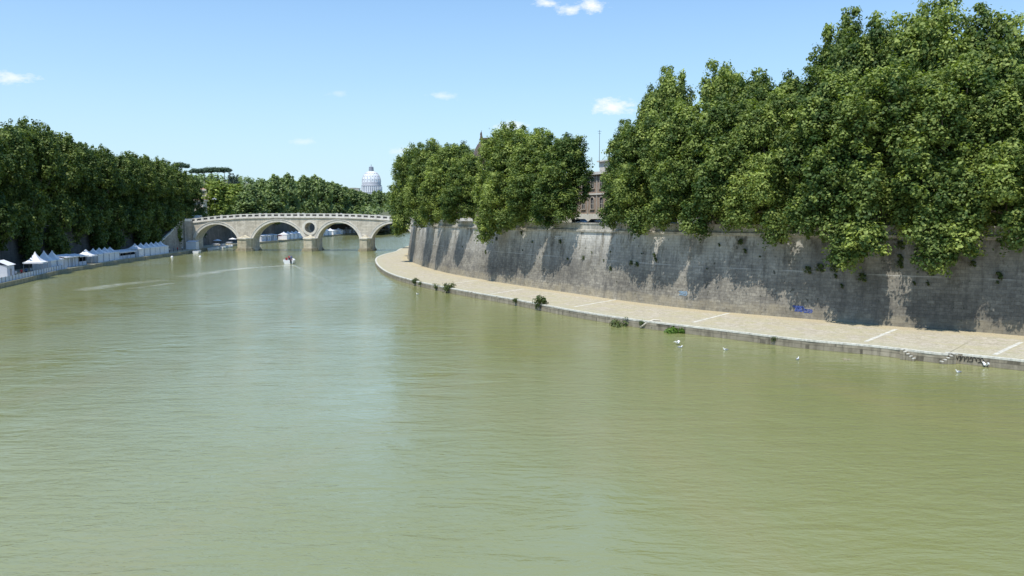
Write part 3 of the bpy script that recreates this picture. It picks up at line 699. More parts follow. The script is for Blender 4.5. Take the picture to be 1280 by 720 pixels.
def pier(xa,xb,full=True):
    xc=(xa+xb)/2; hw=(xb-xa)/2+.05
    for sg,yo in ((-1,YB),(1,YB+BD)):
        def poly(h,dp): 
            p=[(xc-h,yo-sg*1.2),(xc-h,yo+sg*dp*.45),(xc-h*.45,yo+sg*dp),(xc+h*.45,yo+sg*dp),(xc+h,yo+sg*dp*.45),(xc+h,yo-sg*1.2)]
            return p if sg>0 else list(reversed(p))
        def pr2(h,dp,z0,z1,nm,m):
            b=MB(); b.prism(list(reversed(poly(h,dp))),z0,z1); return b.build(nm,m,bridge)
        pr2(hw+.1,3.2,-2,zs-.25,'cutwater',M['pierstone']); pr2(hw+.35,3.5,zs-.25,zs+.2,'cutwater_cap',M['travertine'])
        pr2(hw+.8,4.6,-2,.6,'pier_footing',M['footing']); pr2(hw+.4,4.0,.6,1.2,'pier_footing',M['footing'])
        # half pyramid above the cap
        b=MB(); q=poly(hw,2.6); apex=(xc,yo+sg*.02,zs+1.5)
        for i in range(1,4): b.quad([(q[i][0],q[i][1],zs+.2),(q[i+1][0],q[i+1][1],zs+.2),apex])
        b.build('cutwater_roof',M['pierstone'],bridge)
for i in range(3): pier(AR[i][1]+.5,AR[i+1][0]-.5)
# ------------------------------------------------------------------ people (skinned bodies)
def person_mesh(pose='stand'):
    me=bpy.data.meshes.new('person'); 
    if pose=='stand': hip=.92; knee=[(.1,.03,.5),(-.1,-.02,.5)]; foot=[(.11,.0,.07),(-.11,.06,.07)]; toe=[(.13,-.15,.04),(-.13,-.1,.04)]
    else: hip=.45; knee=[(.12,-.42,.47),(-.12,-.42,.47)]; foot=[(.12,-.45,.06),(-.12,-.45,.06)]; toe=[(.12,-.62,.04),(-.12,-.62,.04)]
    V=[(0,0,hip),(0,0,hip+.25),(0,-.01,hip+.48),(0,-.02,hip+.58),(0,-.03,hip+.68),(0,-.03,hip+.80)]
    R=[.14,.13,.15,.06,.10,.09]; E=[(0,1),(1,2),(2,3),(3,4),(4,5)]
    def ch(par,pts,rs):
        for p,r_ in zip(pts,rs): V.append(p); R.append(r_); E.append((par,len(V)-1)); par=len(V)-1
    for s,i in ((1,0),(-1,1)):
        ch(0,[(s*.1,0,hip-.04),knee[i],foot[i],toe[i]],[.10,.065,.045,.04])
        ch(2,[(s*.19,0,hip+.5),(s*.25,.03,hip+.24),(s*.23,-.14,hip+.04),(s*.22,-.2,hip-.0)],[.07,.05,.035,.04])
    me.from_pydata(V,E,[]); o=bpy.data.objects.new('person_tmp',me); C.objects.link(o)
    sk=o.modifiers.new('s','SKIN'); 
    for i,r_ in enumerate(R): me.skin_vertices[0].data[i].radius=(r_,r_)
    me.skin_vertices[0].data[0].use_root=True
    ss=o.modifiers.new('u','SUBSURF'); ss.levels=1; ss.render_levels=1
    dg=bpy.context.evaluated_depsgraph_get(); m2=bpy.data.meshes.new_from_object(o.evaluated_get(dg)); bpy.data.objects.remove(o)
    m2.name='person_'+pose; return m2
PM={}
def person(loc,rz,label,shirt,pose='stand',group=None):
    key=(pose,shirt)
    if key not in PM:
        m2=person_mesh(pose) ; m2.materials.clear()
        for n in (M['skin'],M[shirt],M['trouser'],M['hair']): m2.materials.append(n)
        hip=.92 if pose=='stand' else .45
        for p in m2.polygons:
            z=p.center.z-hip; y=p.center.y; x=abs(p.center.x)
            p.material_index = 3 if (z>.79 or (z>.66 and y>.02)) else 0 if z>.56 else 1 if (z>.0 and not(z<.12 and x>.18)) else (0 if (x>.18 and z>-.05) else 2)
            p.use_smooth=True
        PM[key]=m2
    o=bpy.data.objects.new('person',PM[key]); C.objects.link(o); o.location=loc; o.rotation_euler=(0,0,rz)
    return tag(o,label,'person',group)
for px,sh,lb in ((399.5,'shirt','person in white walking on the bridge above the round hole'),(448,'shirtblue','person in blue leaning at the bridge parapet above the right pier'),(455,'shirt','person in white on the bridge right of the one in blue'),(352,'red','person in red crossing the bridge above the second arch'),(330,'shirtblue','person in blue on the bridge above the second arch left part'),(290,'shirt','person in white on the bridge above the first arch'),(478,'red','person in red near the right end of the bridge')):
    x=BX(px); person((x,YB+1.1,stop(x)+.31),random.uniform(-1,1),lb,sh)
# ------------------------------------------------------------------ stairs and landing on the left bank by the bridge
st=thing('riverside_staircase','stone staircase with pale sloping coping descending beside the left end of the bridge','staircase')
def wallx(Y): return float(np.interp(Y,[p[1] for p in LW],[p[0] for p in LW]))
b=MB(); cp=MB(); n=34
Y0s,Y1s=325.0,289.0
for i in range(n):
    ya=Y0s+(Y1s-Y0s)*i/n; yb=Y0s+(Y1s-Y0s)*(i+1)/n; z=Z_ST-(Z_ST-Z_Q-.3)*(i+1)/n
    x=wallx(ya)-.3; b.box((x+1.7,(ya+yb)/2,(z-1)/2),(3.4,abs(yb-ya)+.0,z+1))
b.build('steps',M['lwall'],st)
b=MB()
def za(Y): return Z_ST-(Z_ST-Z_Q-.3)*(Y0s-Y)/(Y0s-Y1s)+1.0
for i in range(12):
    ya=Y0s+(Y1s-Y0s)*i/12; yb=Y0s+(Y1s-Y0s)*(i+1)/12; xa=wallx(ya)+3.1; xb=wallx(yb)+3.1
    for dx in (0,.5): b.quad([(xa+dx,ya,-1),(xb+dx,yb,-1),(xb+dx,yb,za(yb)),(xa+dx,ya,za(ya))])
    for P4 in ([(xa-.1,ya,za(ya)+.002),(xb-.1,yb,za(yb)+.002),(xb-.1,yb,za(yb)+.4),(xa-.1,ya,za(ya)+.4)],[(xa-.1,ya,za(ya)+.4),(xb-.1,yb,za(yb)+.4),(xb+.65,yb,za(yb)+.4),(xa+.65,ya,za(ya)+.4)],[(xa+.65,ya,za(ya)+.002),(xb+.65,yb,za(yb)+.002),(xb+.65,yb,za(yb)+.4),(xa+.65,ya,za(ya)+.4)]): cp.quad(P4)
xe=wallx(Y1s); b.quad([(xe-.3,Y1s-.01,-1),(xe+3.6,Y1s-.01,-1),(xe+3.6,Y1s-.01,za(Y1s)),(xe-.3,Y1s-.01,Z_Q+1)])
b.build('flank_wall',M['lwall'],st); cp.build('sloping_coping',M['rail'],st)
b=MB(); xw=wallx(328)
b.prism([(xw-1,325.05),(xw+4.6,325.05),(xw+4.6,YB-.03),(xw-1,YB-.03)],-1,Z_ST); b.build('landing_block',M['lwall'],st)
b=MB(); b.box((xw+4.35,329,Z_ST+.5),(.5,7.8,1.0)); b.box((xw+2.8,325.3,Z_ST+.5),(3.4,.5,1.0)); b.build('landing_parapet',M['rail'],st)
# abutment pilaster lit on the bridge end
# white kiosk and van on the left bridge head
def kiosk(x,y,z,w,d_,h,label):
    root=thing('kiosk',label,'kiosk',(x,y,z)); b=MB(); b.box((0,0,h/2),(w,d_,h)); b.build('body',M['white'],root)
    b=MB(); b.box((0,0,h+.12),(w+.6,d_+.6,.24)); b.build('roof',M['canvas'],root); b=MB(); b.box((0,-d_/2-.01,h*.55),(w*.8,.04,h*.35)); b.build('serving_window',M['glassdark'],root)
x,_,z=atY(225,273,338); kiosk(x,338,Z_ST,4.2,2.4,1.9,'long white kiosk with dark window on the left bridge head')

def car(name,label,cat,loc,rz,paint,kind='car',group=None):
    root=thing(name,label,cat,loc,rz,group)
    L,W=(4.3,1.72) if kind=='car' else (5.2,1.95)
    prof=[(-L/2,.35),(-L/2+.05,.75),(-L/2+.2,.92),(-L*.22,.98),(-L*.14,1.0),(L*.30,1.0),(L/2-.05,.9),(L/2,.35)] if kind=='car' else [(-L/2,.4),(-L/2+.05,.95),(-L*.30,1.15),(-L*.3,1.2),(L/2,1.2),(L/2,.4)]
    def ext(prof,w0,w1,nm,m,bev=.04):
        b=MB(); n=len(prof); hw=lambda z:w0/2+(w1-w0)/2*max(0,(z-1))/.5
        Lp=[(x,-hw(z),z) for x,z in prof]; Rp=[(x,hw(z),z) for x,z in prof]
        b.quad(Lp[::-1]); b.quad(Rp)
        for i in range(n): j=(i+1)%n; b.quad([Lp[i],Lp[j],Rp[j],Rp[i]])
        return b.build(nm,m,root,weld=True,bevel=bev)
    bd=ext(prof,W,W,'body',paint)
    if kind=='car':
        ext([(-L*.20,.985),(-L*.05,1.36),(L*.22,1.36),(L*.36,.985)],W-.08,W-.35,'window_band',M['glassdark'],.02)
        b=MB(); b.box((L*.08,0,1.40),(1.35,W-.42,.09)); b.build('roof',paint,root,bevel=.03)
    else:
        ext([(-L*.32,1.19),(-L*.2,1.85),(L/2-.06,1.9),(L/2-.02,1.19)],W-.06,W-.2,'window_band',M['glassdark'],.02)
        b=MB(); b.box((L*.12,0,1.95),(L*.68,W-.16,.14)); b.box((L*.2,0,1.55),(L*.52,W-.02,.74)); b.build('roof',paint,root,bevel=.03)
    for sx in (-1,1):
        for sy in (-1,1):
            b=MB(); c=[(sx*L*.31,sy*(W/2-.2),.32),(sx*L*.31,sy*(W/2+.01),.32)]; b.tube(c,.32,16); w_=b.build('wheel',M['rubber'],root); b=MB(); b.tube([(sx*L*.31,sy*(W/2),.32),(sx*L*.31,sy*(W/2+.03),.32)],.19,12); b.build('rim',M['metal'],w_)
        b=MB(); b.box((-L/2-.0,sx*(W/2-.28),.72),(.06,.34,.16)); b.build('headlight',M['canvas'],root,bevel=.01)
        b=MB(); b.box((L/2+.0,sx*(W/2-.26),.78),(.06,.3,.16)); b.build('tail_light',M['red'],root,bevel=.01)
    return root
x,_,z=atY(244.5,273,341); car('van','white van parked at the left end of the bridge','van',(x,341,Z_ST+.35),0,M['white'],'van')
rowC=offset(RW,-6.0)
paints={'white':M['white'],'dark':plain('black_car_paint',(.03,.03,.035),.2,.6),'silver':plain('silver_car_paint',(.5,.52,.54),.3,.6,.4)}
for px,pt,kd,lb in ((727,'white','car','white car parked behind the parapet beside the bare trunk'),(746,'dark','car','dark car parked in front of the brick palace'),(833,'silver','car','silver car parked by the street lamp on the right embankment'),(1203,'white','van','white van showing through the leaves at far right'),(652,'dark','car','dark car parked behind the parapet left of the brick palace gap'),(624,'silver','car','silver car parked in front of the small orange house'),(600,'white','car','white car parked under the farthest right trees'),(775,'silver','car','silver car half hidden behind the big tree by the palace')):
    f=find_px(rowC,px,13); car('parked_car' if kd=='car' else 'van',lb,'car' if kd=='car' else 'van',(f[0],f[1],Z_ST+.12),f[2],paints[pt],kd)

# ------------------------------------------------------------------ street lamps, mast
def lamp(x,y,z,h,label):
    root=thing('street_lamp',label,'street lamp',(x,y,z)); b=MB(); b.tube([(0,0,0),(0,0,.6),(0,0,.62),(0,0,h)],[.16,.13,.08,.05],8); b.tube([(-.6,0,h-.3),(0,0,h-.05),(.6,0,h-.3)],[.03,.04,.03],6); b.build('pole',M['iron'],root)
    for dx in (-.6,0,.6):
        b=MB(); zc=h+(.18 if dx==0 else -.1); b.lathe([(.02,-.3),(.17,-.2),(.24,0),(.17,.22),(.03,.3)],(dx,0,zc),12); b.build('lantern',M['canvas'],root,smooth=True)
rowP=offset(RW,-3.8)
for px,lb in ((831,'iron lamp post with three lanterns standing near the silver car'),(958,'iron lamp post with three lanterns half hidden in leaves at right'),(1110,'iron lamp post with three lanterns deep in the rightmost leaves')):
    f=find_px(rowP,px,15); lamp(f[0],f[1],Z_ST,4.6,lb)
for px,lb in ((253,'pale lamp mast behind the first bridge arch'),):
    x,_,z=atY(px+9.5,245,345); lamp(x,350,Z_ST,9.5,lb)
# ------------------------------------------------------------------ buildings
def arched_window(root,x,z,w,h,mw,y=-.0,arched=True):
    # opening surround, pane recessed look built proud of facade
    fr=MB(); t=.22
    fr.box((x-w/2-t/2,y-.08,z+h/2),(t,.16,h)); fr.box((x+w/2+t/2,y-.08,z+h/2),(t,.16,h)); fr.box((x,y-.12,z-.12),(w+2*t+.3,.26,.22))
    if arched:
        n=8
        for k in range(n):
            a=PI*k/n; c=PI*(k+1)/n; p=lambda R,q,yy:(x+R*math.cos(q),yy,z+h+R*math.sin(q))
            fr.quad([p(w/2,a,y-.16),p(w/2+t,a,y-.16),p(w/2+t,c,y-.16),p(w/2,c,y-.16)]); fr.quad([p(w/2+t,a,y-.16),p(w/2+t,a,y),p(w/2+t,c,y),p(w/2+t,c,y-.16)])
    else: fr.box((x,y-.1,z+h+.13),(w+2*t+.2,.22,.25))
    win=fr.build('window',M['framestone'],root)
    pn=MB(); pn.quad([(x-w/2,y-.03,z),(x+w/2,y-.03,z),(x+w/2,y-.03,z+h),(x-w/2,y-.03,z+h)])
    if arched: pn.quad([(x+w/2*math.cos(PI*k/8),y-.03,z+h+w/2*math.sin(PI*k/8)) for k in range(9)])
    pn.build('pane',M['glassdark'],win)
    sh=MB(); sh.box((x,y-.05,z+h/2),(.07,.05,h)); sh.box((x,y-.05,z+h*.55),(w,.05,.07)); sh.build('glazing_bar',M['plaster'],win)
def palazzo(name,label,loc,rz,W,D,H,mw,floors,wn,ww=1.3,base=1.5,roofm='tiles',roofh=2.2,arched=True):
    root=thing(name,label,'building',loc,rz); b=MB(); b.box((0,D/2,H/2),(W,D,H)); b.build('wall',mw,root)
    b=MB(); b.box((0,D/2,base/2),(W+.2,D+.2,base)); b.build('plinth',M['plaster'],root)
    fh=(H-base)/floors
    for k in range(1,floors+1):
        b=MB(); z=base+fh*k; b.box((0,D/2,z-.2),(W+(.5 if k<floors else 1.4),D+(.5 if k<floors else 1.4),.32 if k<floors else .6)); b.build('string_course' if k<floors else 'cornice',M['plaster'],root)
    b=MB(); n=wn+1
    for i in range(n): b.box((-W/2+W*i/(n-1),-.06,base+(H-base)/2-.3),(.45,.2,H-base-.6))
    b.build('pilasters',mw if not arched else M['framestone'],root)
    for k in range(floors):
        for i in range(wn): arched_window(root,-W/2+W*(i+.5)/wn,base+fh*k+fh*.25,ww,fh*.42,mw,0,arched)
    b=MB(); 
    x,y0,y1=W/2+.6,-.6,D+.6; rx=W/2-D/2 if W>D else 0
    q=[(-x,y0,H+.1),(x,y0,H+.1),(x,y1,H+.1),(-x,y1,H+.1)]; r0,r1=(-rx,D/2,H+roofh),(rx,D/2,H+roofh)
    b.quad([q[0],q[1],r1,r0]); b.quad([q[2],q[3],r0,r1]); b.quad([q[1],q[2],r1]); b.quad([q[3],q[0],r0]); b.build('roof',M[roofm],root)
    return root
def on_row(off,px): 
    f=find_px(offset(RW,-off),px,15); return f
f=find_px(offset(RW,-27),752,15)
pal=palazzo('brick_palace','brick palace with pale string courses and arched windows seen between the trees',(f[0],f[1],Z_ST),f[2]+PI,34,14,11.8,M['brickred'],2,9,1.2,2.6,'roofdark',.8)
b=MB(); b.box((0,8,13.2),(16,7,2.6)); b.build('roof_terrace_block',M['plaster'],pal); b=MB(); b.box((0,8,14.7),(17,8,.3)); b.build('terrace_roof',M['plaster'],pal)
xa,_,za_=atY(752,160,f[1]); 
an=thing('antenna_mast','thin antenna mast rising above the palace roof','antenna',(xa,f[1]+4.0,Z_ST+14)); b=MB(); b.tube([(0,0,-1),(0,0,za_-Z_ST-14)],[.06,.04],6); b.box((0,0,za_-Z_ST-14.3),(.9,.05,.05)); b.box((0,0,za_-Z_ST-14.8),(.6,.05,.05)); b.build('mast',M['iron'],an)
f=find_px(offset(RW,-27),1010,15); palazzo('apartment_house','reddish apartment house glimpsed behind the tall right trees',(f[0],f[1],Z_ST),f[2]+PI,38,14,18,M['pinkplaster'],5,11,1.1,1.5,arched=False)
f=find_px(offset(RW,-27),1200,15); palazzo('apartment_house','orange apartment house glimpsed behind the rightmost trees',(f[0],f[1],Z_ST),f[2]+PI,30,14,20,M['ochre'],5,9,1.1,1.5,arched=False)
f=find_px(offset(RW,-25),634,15); palazzo('small_house','small pale house with orange wall glimpsed low between the far right trees',(f[0],f[1],Z_ST),f[2]+PI,12,8,6,M['ochre'],1,4,1.2,1.2)
# domed building
x,_,z=atY(609,170,262); dm=palazzo('domed_palace','palace with dark truncated dome and statue showing above the far right trees',(x,262,Z_ST),-.1,22,18,17.5,M['brickred'],3,6,1.3,1.5,'roofdark',1.0)
zt=z-Z_ST; b=MB(); R=6.4; prof=[(R+.4,17.6),(R+.4,18.8),(R,19.0)]
for k in range(9):
    a=k/8*1.02; prof.append((R*math.cos(a),19.0+(zt-19.6)*math.sin(a)/math.sin(1.02)))
prof+=[(R*math.cos(1.02)+.5,zt-.5),(R*math.cos(1.02)+.5,zt)]
b.lathe(prof,(0,9,0),8); b.build('dome',M['roofdark'],dm)
b=MB(); b.tube([(-3.2,9,zt),(-3.2,9,zt+1.6),(-3.2,9,zt+2.2)],[.45,.3,.2],8); b.tube([(-3.6,9,zt+1.4),(-3.0,9,zt+2.8)],[.1,.06],6); b.build('roof_statue',M['roofdark'],dm)
# pale houses by the left bridge head
x,_,z=atY(239,243,372); palazzo('town_house','pale town house peeking out behind the left end of the bridge',(x-4,378,Z_ST),.15,13,9,9.6,M['plaster'],3,4,1.0,.6,arched=False,roofh=1.4)
x,_,z=atY(247,228,520); palazzo('town_house','pinkish house on the slope behind the left bridge head trees',(x,520,Z_ST),.1,18,10,19,M['ochre'],5,5,1.0,.6,arched=False,roofh=1.4)
x,_,z=atY(441,234,1300); b_=palazzo('roofed_block','low block with dark flat roof left of the white dome',(x,1300,Z_ST),0,19,12,z-Z_ST-1.5,M['plaster'],4,6,1.6,1.5,'roofdark',.8,arched=False)
# ------------------------------------------------------------------ great dome
Yd=1700.; xd,_,_=atY(464.5,240,Yd); zf=lambda py: atY(464.5,py,Yd)[2]
dome=thing('cathedral','great white cathedral dome with ribs and lantern on the horizon','cathedral',(xd,Yd,Z_ST))
r_=lambda px: px*Yd/F/2
z0=zf(241)-Z_ST; zd0=zf(233)-Z_ST; zd1=zf(228)-Z_ST; zsph=zf(214.5)-Z_ST; zl=zf(210)-Z_ST; ztop=zf(205.5)-Z_ST
b=MB(); b.lathe([(r_(25),0),(r_(25),z0),(r_(25.5),z0+1),(r_(24.5),z0+1.5),(r_(24),zd0),(r_(25),zd0+.5),(r_(25),zd0+2.5),(r_(23.3),zd0+2.6),(r_(23.3),zd1),(r_(22.5),zd1+.5)],n=48); b.build('drum',M['drumstone'],dome)
b=MB()
for k in range(32):
    a=2*PI*k/32; b.box((math.cos(a)*r_(25.4),math.sin(a)*r_(25.4),(z0+zd0)/2),(1.5,1.5,zd0-z0-1),a)
b.build('drum_columns',M['domestone'],dome)
b=MB(); prof=[(r_(22.5),zd1+.5)]
for k in range(1,13):
    a=k/12*1.3; prof.append((r_(22.5)*math.cos(a)**.9, zd1+.5+(zsph-zd1)*math.sin(a)/math.sin(1.3)))
b.lathe(prof,n=48); b.build('dome_shell',M['domestone'],dome,smooth=True)
b=MB()
for k in range(16):
    a=2*PI*k/16+.1; b.tube([((r+.3)*math.cos(a),(r+.3)*math.sin(a),z) for r,z in prof],.65,4)
b.build('dome_ribs',M['drumstone'],dome)
b=MB()
for row in (2,5,8):
    for k in range(16):
        a=2*PI*(k+.5)/16+.1; r,z=prof[row]; b.box(((r+.1)*math.cos(a),(r+.1)*math.sin(a),z),(1.4,1.2,1.6),a)
b.build('dormer_windows',M['lead'],dome)
b=MB(); b.lathe([(r_(7.5),zsph-1),(r_(7.5),zsph+1),(r_(6.2),zsph+1.2),(r_(5.6),zl+1),(r_(6.0),zl+1.3),(r_(3.8),zl+3),(r_(1.2),ztop-4),(r_(.7),ztop-3)],n=16); b.build('lantern',M['lead'],dome)
b=MB(); b.tube([(0,0,ztop-3.5),(0,0,ztop)],[.5,.4],6); b.box((0,0,ztop-1.2),(2,.5,.5)); b.build('cross',M['lead'],dome)
# ------------------------------------------------------------------ tents on the left quay
def lq(px,off,z=Z_Q,far=False):
    ln=offset(LQ,off)
    if far: ln=ln[ln[:,1]>343]
    return find_px(ln,px,z)
def pagoda(name,label,x,y,rz,w,h,peak,closed,m,group,z=Z_Q):
    root=thing(name,label,'tent',(x,y,z),rz,group); hw=w/2
    for sx in (-1,1):
        for sy in (-1,1): b=MB(); b.tube([(sx*(hw-.08),sy*(hw-.08),0),(sx*(hw-.08),sy*(hw-.08),h)],.06,6); b.build('pole',M['metal'],root)
    b=MB(); n=8; prof=[(1-(k/n), h+peak*((k/n)**1.9)*1.0) for k in range(n)]+[(0.02,h+peak*1.02)]
    for k in range(n):
        s0,z0_=prof[k]; s1,z1_=prof[k+1]
        for (ax,ay),(bx_,by_) in (((-1,-1),(1,-1)),((1,-1),(1,1)),((1,1),(-1,1)),((-1,1),(-1,-1))):
            b.quad([(ax*hw*s0*1.03,ay*hw*s0*1.03,z0_),(bx_*hw*s0*1.03,by_*hw*s0*1.03,z0_),(bx_*hw*s1*1.03,by_*hw*s1*1.03,z1_),(ax*hw*s1*1.03,ay*hw*s1*1.03,z1_)])
    b.build('roof',m,root)
    b=MB()
    for a in range(4):
        c,s=math.cos(a*PI/2),math.sin(a*PI/2); q=[(-hw*1.03,-hw*1.035),(hw*1.03,-hw*1.035)]; q=[(p[0]*c-p[1]*s,p[0]*s+p[1]*c) for p in q]
        b.quad([(*q[0],h-.35),(*q[1],h-.35),(*q[1],h+.002),(*q[0],h+.002)])
    b.build('valance',m,root)
    if closed:
        for a in range(4):
            if a==closed-1: continue
            b=MB(); c,s=math.cos(a*PI/2),math.sin(a*PI/2)
            n=8
            for k in range(n):
                u0=-hw+w*k/n; u1=-hw+w*(k+1)/n; d0=-hw+.02+.05*(k%2); d1=-hw+.02+.05*((k+1)%2)
                f_=lambda u,d:(u*c-d*s,u*s+d*c)
                b.quad([(*f_(u0,d0),0.03),(*f_(u1,d1),.03),(*f_(u1,d1),h-.1),(*f_(u0,d0),h-.1)])
            b.build('side_curtain',m,root)
    return root
def stall(label,x,y,rz,w,d_,h,m,openf,group,z=Z_Q):
    root=thing('market_stall',label,'stall',(x,y,z),rz,group)
    b=MB(); 
    b.quad([(-w/2-.3,-d_/2-.5,h-.15),(w/2+.3,-d_/2-.5,h-.15),(w/2+.3,d_/2,h+.35),(-w/2-.3,d_/2,h+.35)]); b.quad([(-w/2-.3,-d_/2-.5,h-.4),(w/2+.3,-d_/2-.5,h-.4),(w/2+.3,-d_/2-.5,h-.152),(-w/2-.3,-d_/2-.5,h-.152)]); b.build('awning',m,root)
    b=MB()
    for sx in (-1,0,1): b.box((sx*(w/2-.06),-d_/2+.06,h/2-.05),(.1,.1,h-.1))
    b.build('posts',M['metal'],root)
    b=MB(); b.box((0,d_/2-.1,h/2),(w,.08,h)); 
    for sx in (-1,1): b.box((sx*w/2,0.1,h/2-.1),(.06,d_-.4,h-.25))
    if not openf: b.box((0,-d_/2+.2,h/2-.1),(w,.06,h-.2))
    b.build('wall_panel',M['canvas_blue'] if not openf else M['dark'],root)
    b=MB(); b.box((0,-d_/2+.35,.5),(w-.2,.5,1.0)); b.build('counter',M['canvas_blue'],root)
    return root
G='white tents along the left quay'
def left_at(px,off=4.0): f=lq(px,off); return f
# (px, size, wall h, peak, closed side, label)
T=[(45,4.2,2.5,2.4,0,'open white pagoda tent with tall peak, leftmost of the three tall peaks'),
   (56,4.2,2.5,2.4,3,'white pagoda tent with curtains, second of the three tall peaks'),
   (66,4.0,2.5,2.2,3,'white pagoda tent, rightmost of the three tall peaks at left'),
   (108,4.6,2.4,1.7,0,'open white pagoda tent standing between flat stalls and closed tents'),
   (117,4.0,2.5,1.6,3,'closed white tent, first of the row right of the open one'),
   (124.5,4.0,2.5,1.6,3,'closed white tent, second of the row right of the open one'),
   (131.5,4.0,2.5,1.6,3,'closed white tent, third of the row right of the open one'),
   (138,4.0,2.5,1.5,3,'closed white tent next to the long awning, fourth of its row'),
   (169,4.2,2.7,1.7,3,'closed white peaked tent by the stairs, first of six from the left'),
   (176.5,4.2,2.7,1.7,3,'closed white peaked tent by the stairs, second of six from the left'),
   (183.5,4.2,2.7,1.7,3,'closed white peaked tent by the stairs, third of six from the left'),
   (189.5,4.2,2.7,1.7,3,'closed white peaked tent by the stairs, fourth of six from the left'),
   (195.5,4.2,2.7,1.7,3,'closed white peaked tent by the stairs, fifth of six from the left'),
   (201,4.2,2.7,1.7,3,'closed white peaked tent nearest the stairs, last of six')]
for px,w,h,pk,cl_,lb in T:
    x,y,a=left_at(px,3.4); pagoda('pagoda_tent',lb,x,y,a+PI/2+PI if False else a,w,h,pk,cl_,M['canvas'],G)
for px,w,d_,h,op,lb in ((78,5.5,3.2,2.9,False,'flat-roofed white stall right of the three tall peaks'),(86.5,5.5,3.2,2.9,False,'second flat-roofed white stall right of the tall peaks'),(96,6.0,3.2,2.7,True,'open dark-fronted stall between flat white stall and pagoda tent'),(147,7.5,3.4,2.3,True,'long low awning with dark open front, left half'),(157,7.5,3.4,2.3,True,'long low awning with dark open front, right half')):
    x,y,a=left_at(px,3.4); stall(lb,x,y,a,w,d_,h,M['canvas'],op,'flat awning stalls on the left quay')
x,y,a=left_at(1,4.5); 
hut=thing('white_hut','white gabled hut with pale blue roof at the left edge of the photo','hut',(x,y,Z_Q),a); b=MB(); b.box((0,0,1.5),(4.5,4,3.0)); b.build('wall',M['canvas_blue'],hut); b=MB()
b.quad([(-2.5,-2.3,2.95),(2.5,-2.3,2.95),(2.5,0,4.0),(-2.5,0,4.0)]); b.quad([(-2.5,0,4.0),(2.5,0,4.0),(2.5,2.3,2.95),(-2.5,2.3,2.95)]); b.build('roof',M['canvas'],hut); b=MB(); b.box((0,-2.02,1.1),(1,.05,2.1)); b.build('door',M['metal'],hut)
# hoarding along the quay edge, dark pontoon below
ln=offset(LQ,.5); seg=[p for p in ln if 130<p[1]<207]
fe=thing('hoarding_fence','low white boarded fence along the edge of the left quay','fence'); b=MB(); b2=MB()
for i in range(len(seg)-1):
    (xa,ya),(xb,yb)=seg[i],seg[i+1]; b.quad([(xa,ya,Z_Q),(xb,yb,Z_Q),(xb,yb,Z_Q+1.05),(xa,ya,Z_Q+1.05)]); b2.box((xa+.05,ya,Z_Q+.55),(.08,.08,1.15))
b.build('boards',M['canvas_blue'],fe); b2.build('posts',M['metal'],fe)
r=random.Random(3)
for i,(px,sh) in enumerate(((20,'shirt'),(27,'red'),(33,'shirtblue'),(39,'shirt'),(150,'shirt'),(153,'red'),(161,'shirtblue'),(212,'shirt'),(217,'shirtblue'),(222,'red'),(228,'shirt'))):
    x,y,a=left_at(px,2.0+r.uniform(0,1.2)); place_='by the left fence' if px<50 else 'in front of the long awning' if px<170 else 'on the quay below the stairs'
    person((x,y,Z_Q),r.uniform(0,6),'person in %s standing %s, %s'%({'shirt':'white','red':'red','shirtblue':'blue'}[sh],place_,ORD[i%4]+' from the left'),sh,'stand','people on the left quay')
# shrubs in pots near the fence
shp=None
def shrub(loc,seed,s,label,group,name='bush',m='leaf_weed',leaf=.16,n=60,cat='bush'):
    root=thing(name,label,cat,loc,0,group); r=random.Random(seed); cl=[(r.uniform(-.5,.5)*s,r.uniform(-.5,.5)*s,r.uniform(.15,.9)*s,r.uniform(.25,.45)*s) for _ in range(9)]
    b=MB()
    for k in range(4): c=cl[k]; b.tube([(0,0,-.1),(c[0],c[1],c[2])],[.03*s,.01*s],4)
    b.build('stem',M['bark'],root); leaf_object('leaves',cl,n,leaf*s,M[m],seed,parent=root); return root
for px,s,lb in ((519,1.1,'small dark bush on the quay edge near the tip'),(526,.7,'tiny bush right of the first quay-edge bush'),(546,.9,'bush growing on the quay edge left of the olive one'),(561,1.5,'olive bush growing from the quay edge below the first band'),(645,.8,'small bush at the quay edge left of the tall one'),(676,1.6,'tall dark bush growing from the quay edge in the middle'),(803,.6,'tuft on the quay edge left of the driftwood'),(968,.5,'tuft on the quay edge right of the green reeds')):
    f=find_px(RQ,px,Z_Q); t=np.array([f[0],f[1]]); shrub((f[0],f[1],Z_Q-.55),int(px),s*.95,lb,'bushes on the edge of the right quay')
for px,dz,lb in ((790,0,'dark weeds floating by the quay left of the driftwood'),):
    x,y,z=at(775,408,0); shrub((x,y,-.45),77,1.5,lb,None)
# driftwood and reeds
x,y,z=at(815,411,0.); dw=thing('driftwood_branch','bleached arching driftwood branch caught against the right quay','branch',(x,y,0))
q=lambda px,py:(atY(px,py,y)[0]-x, 0, atY(px,py,y)[2])
b=MB(); b.tube([(q(801,406)[0],.3,.15),(q(808,402)[0],.1,.75),(q(817,400)[0],0,1.15),(q(825,401)[0],-.1,1.1),(q(832,406)[0],-.3,.55),(q(838,412)[0],-.5,-.1)],[.10,.13,.13,.11,.09,.05],8)
b.tube([(q(808,402)[0],.1,.7),(q(813,406)[0],-.2,.45),(q(816,410)[0],-.4,-.1)],[.08,.07,.04],6); b.tube([(q(818,400)[0],0,1.1),(q(817,404)[0],.1,.6),(q(820,407)[0],.3,.1)],[.05,.04,.02],6); b.tube([(q(824,401)[0],0,1.05),(q(822,404)[0],.1,.5)],[.04,.02],6)
b.build('branch_wood',M['wood'],dw,smooth=True,weld=True)
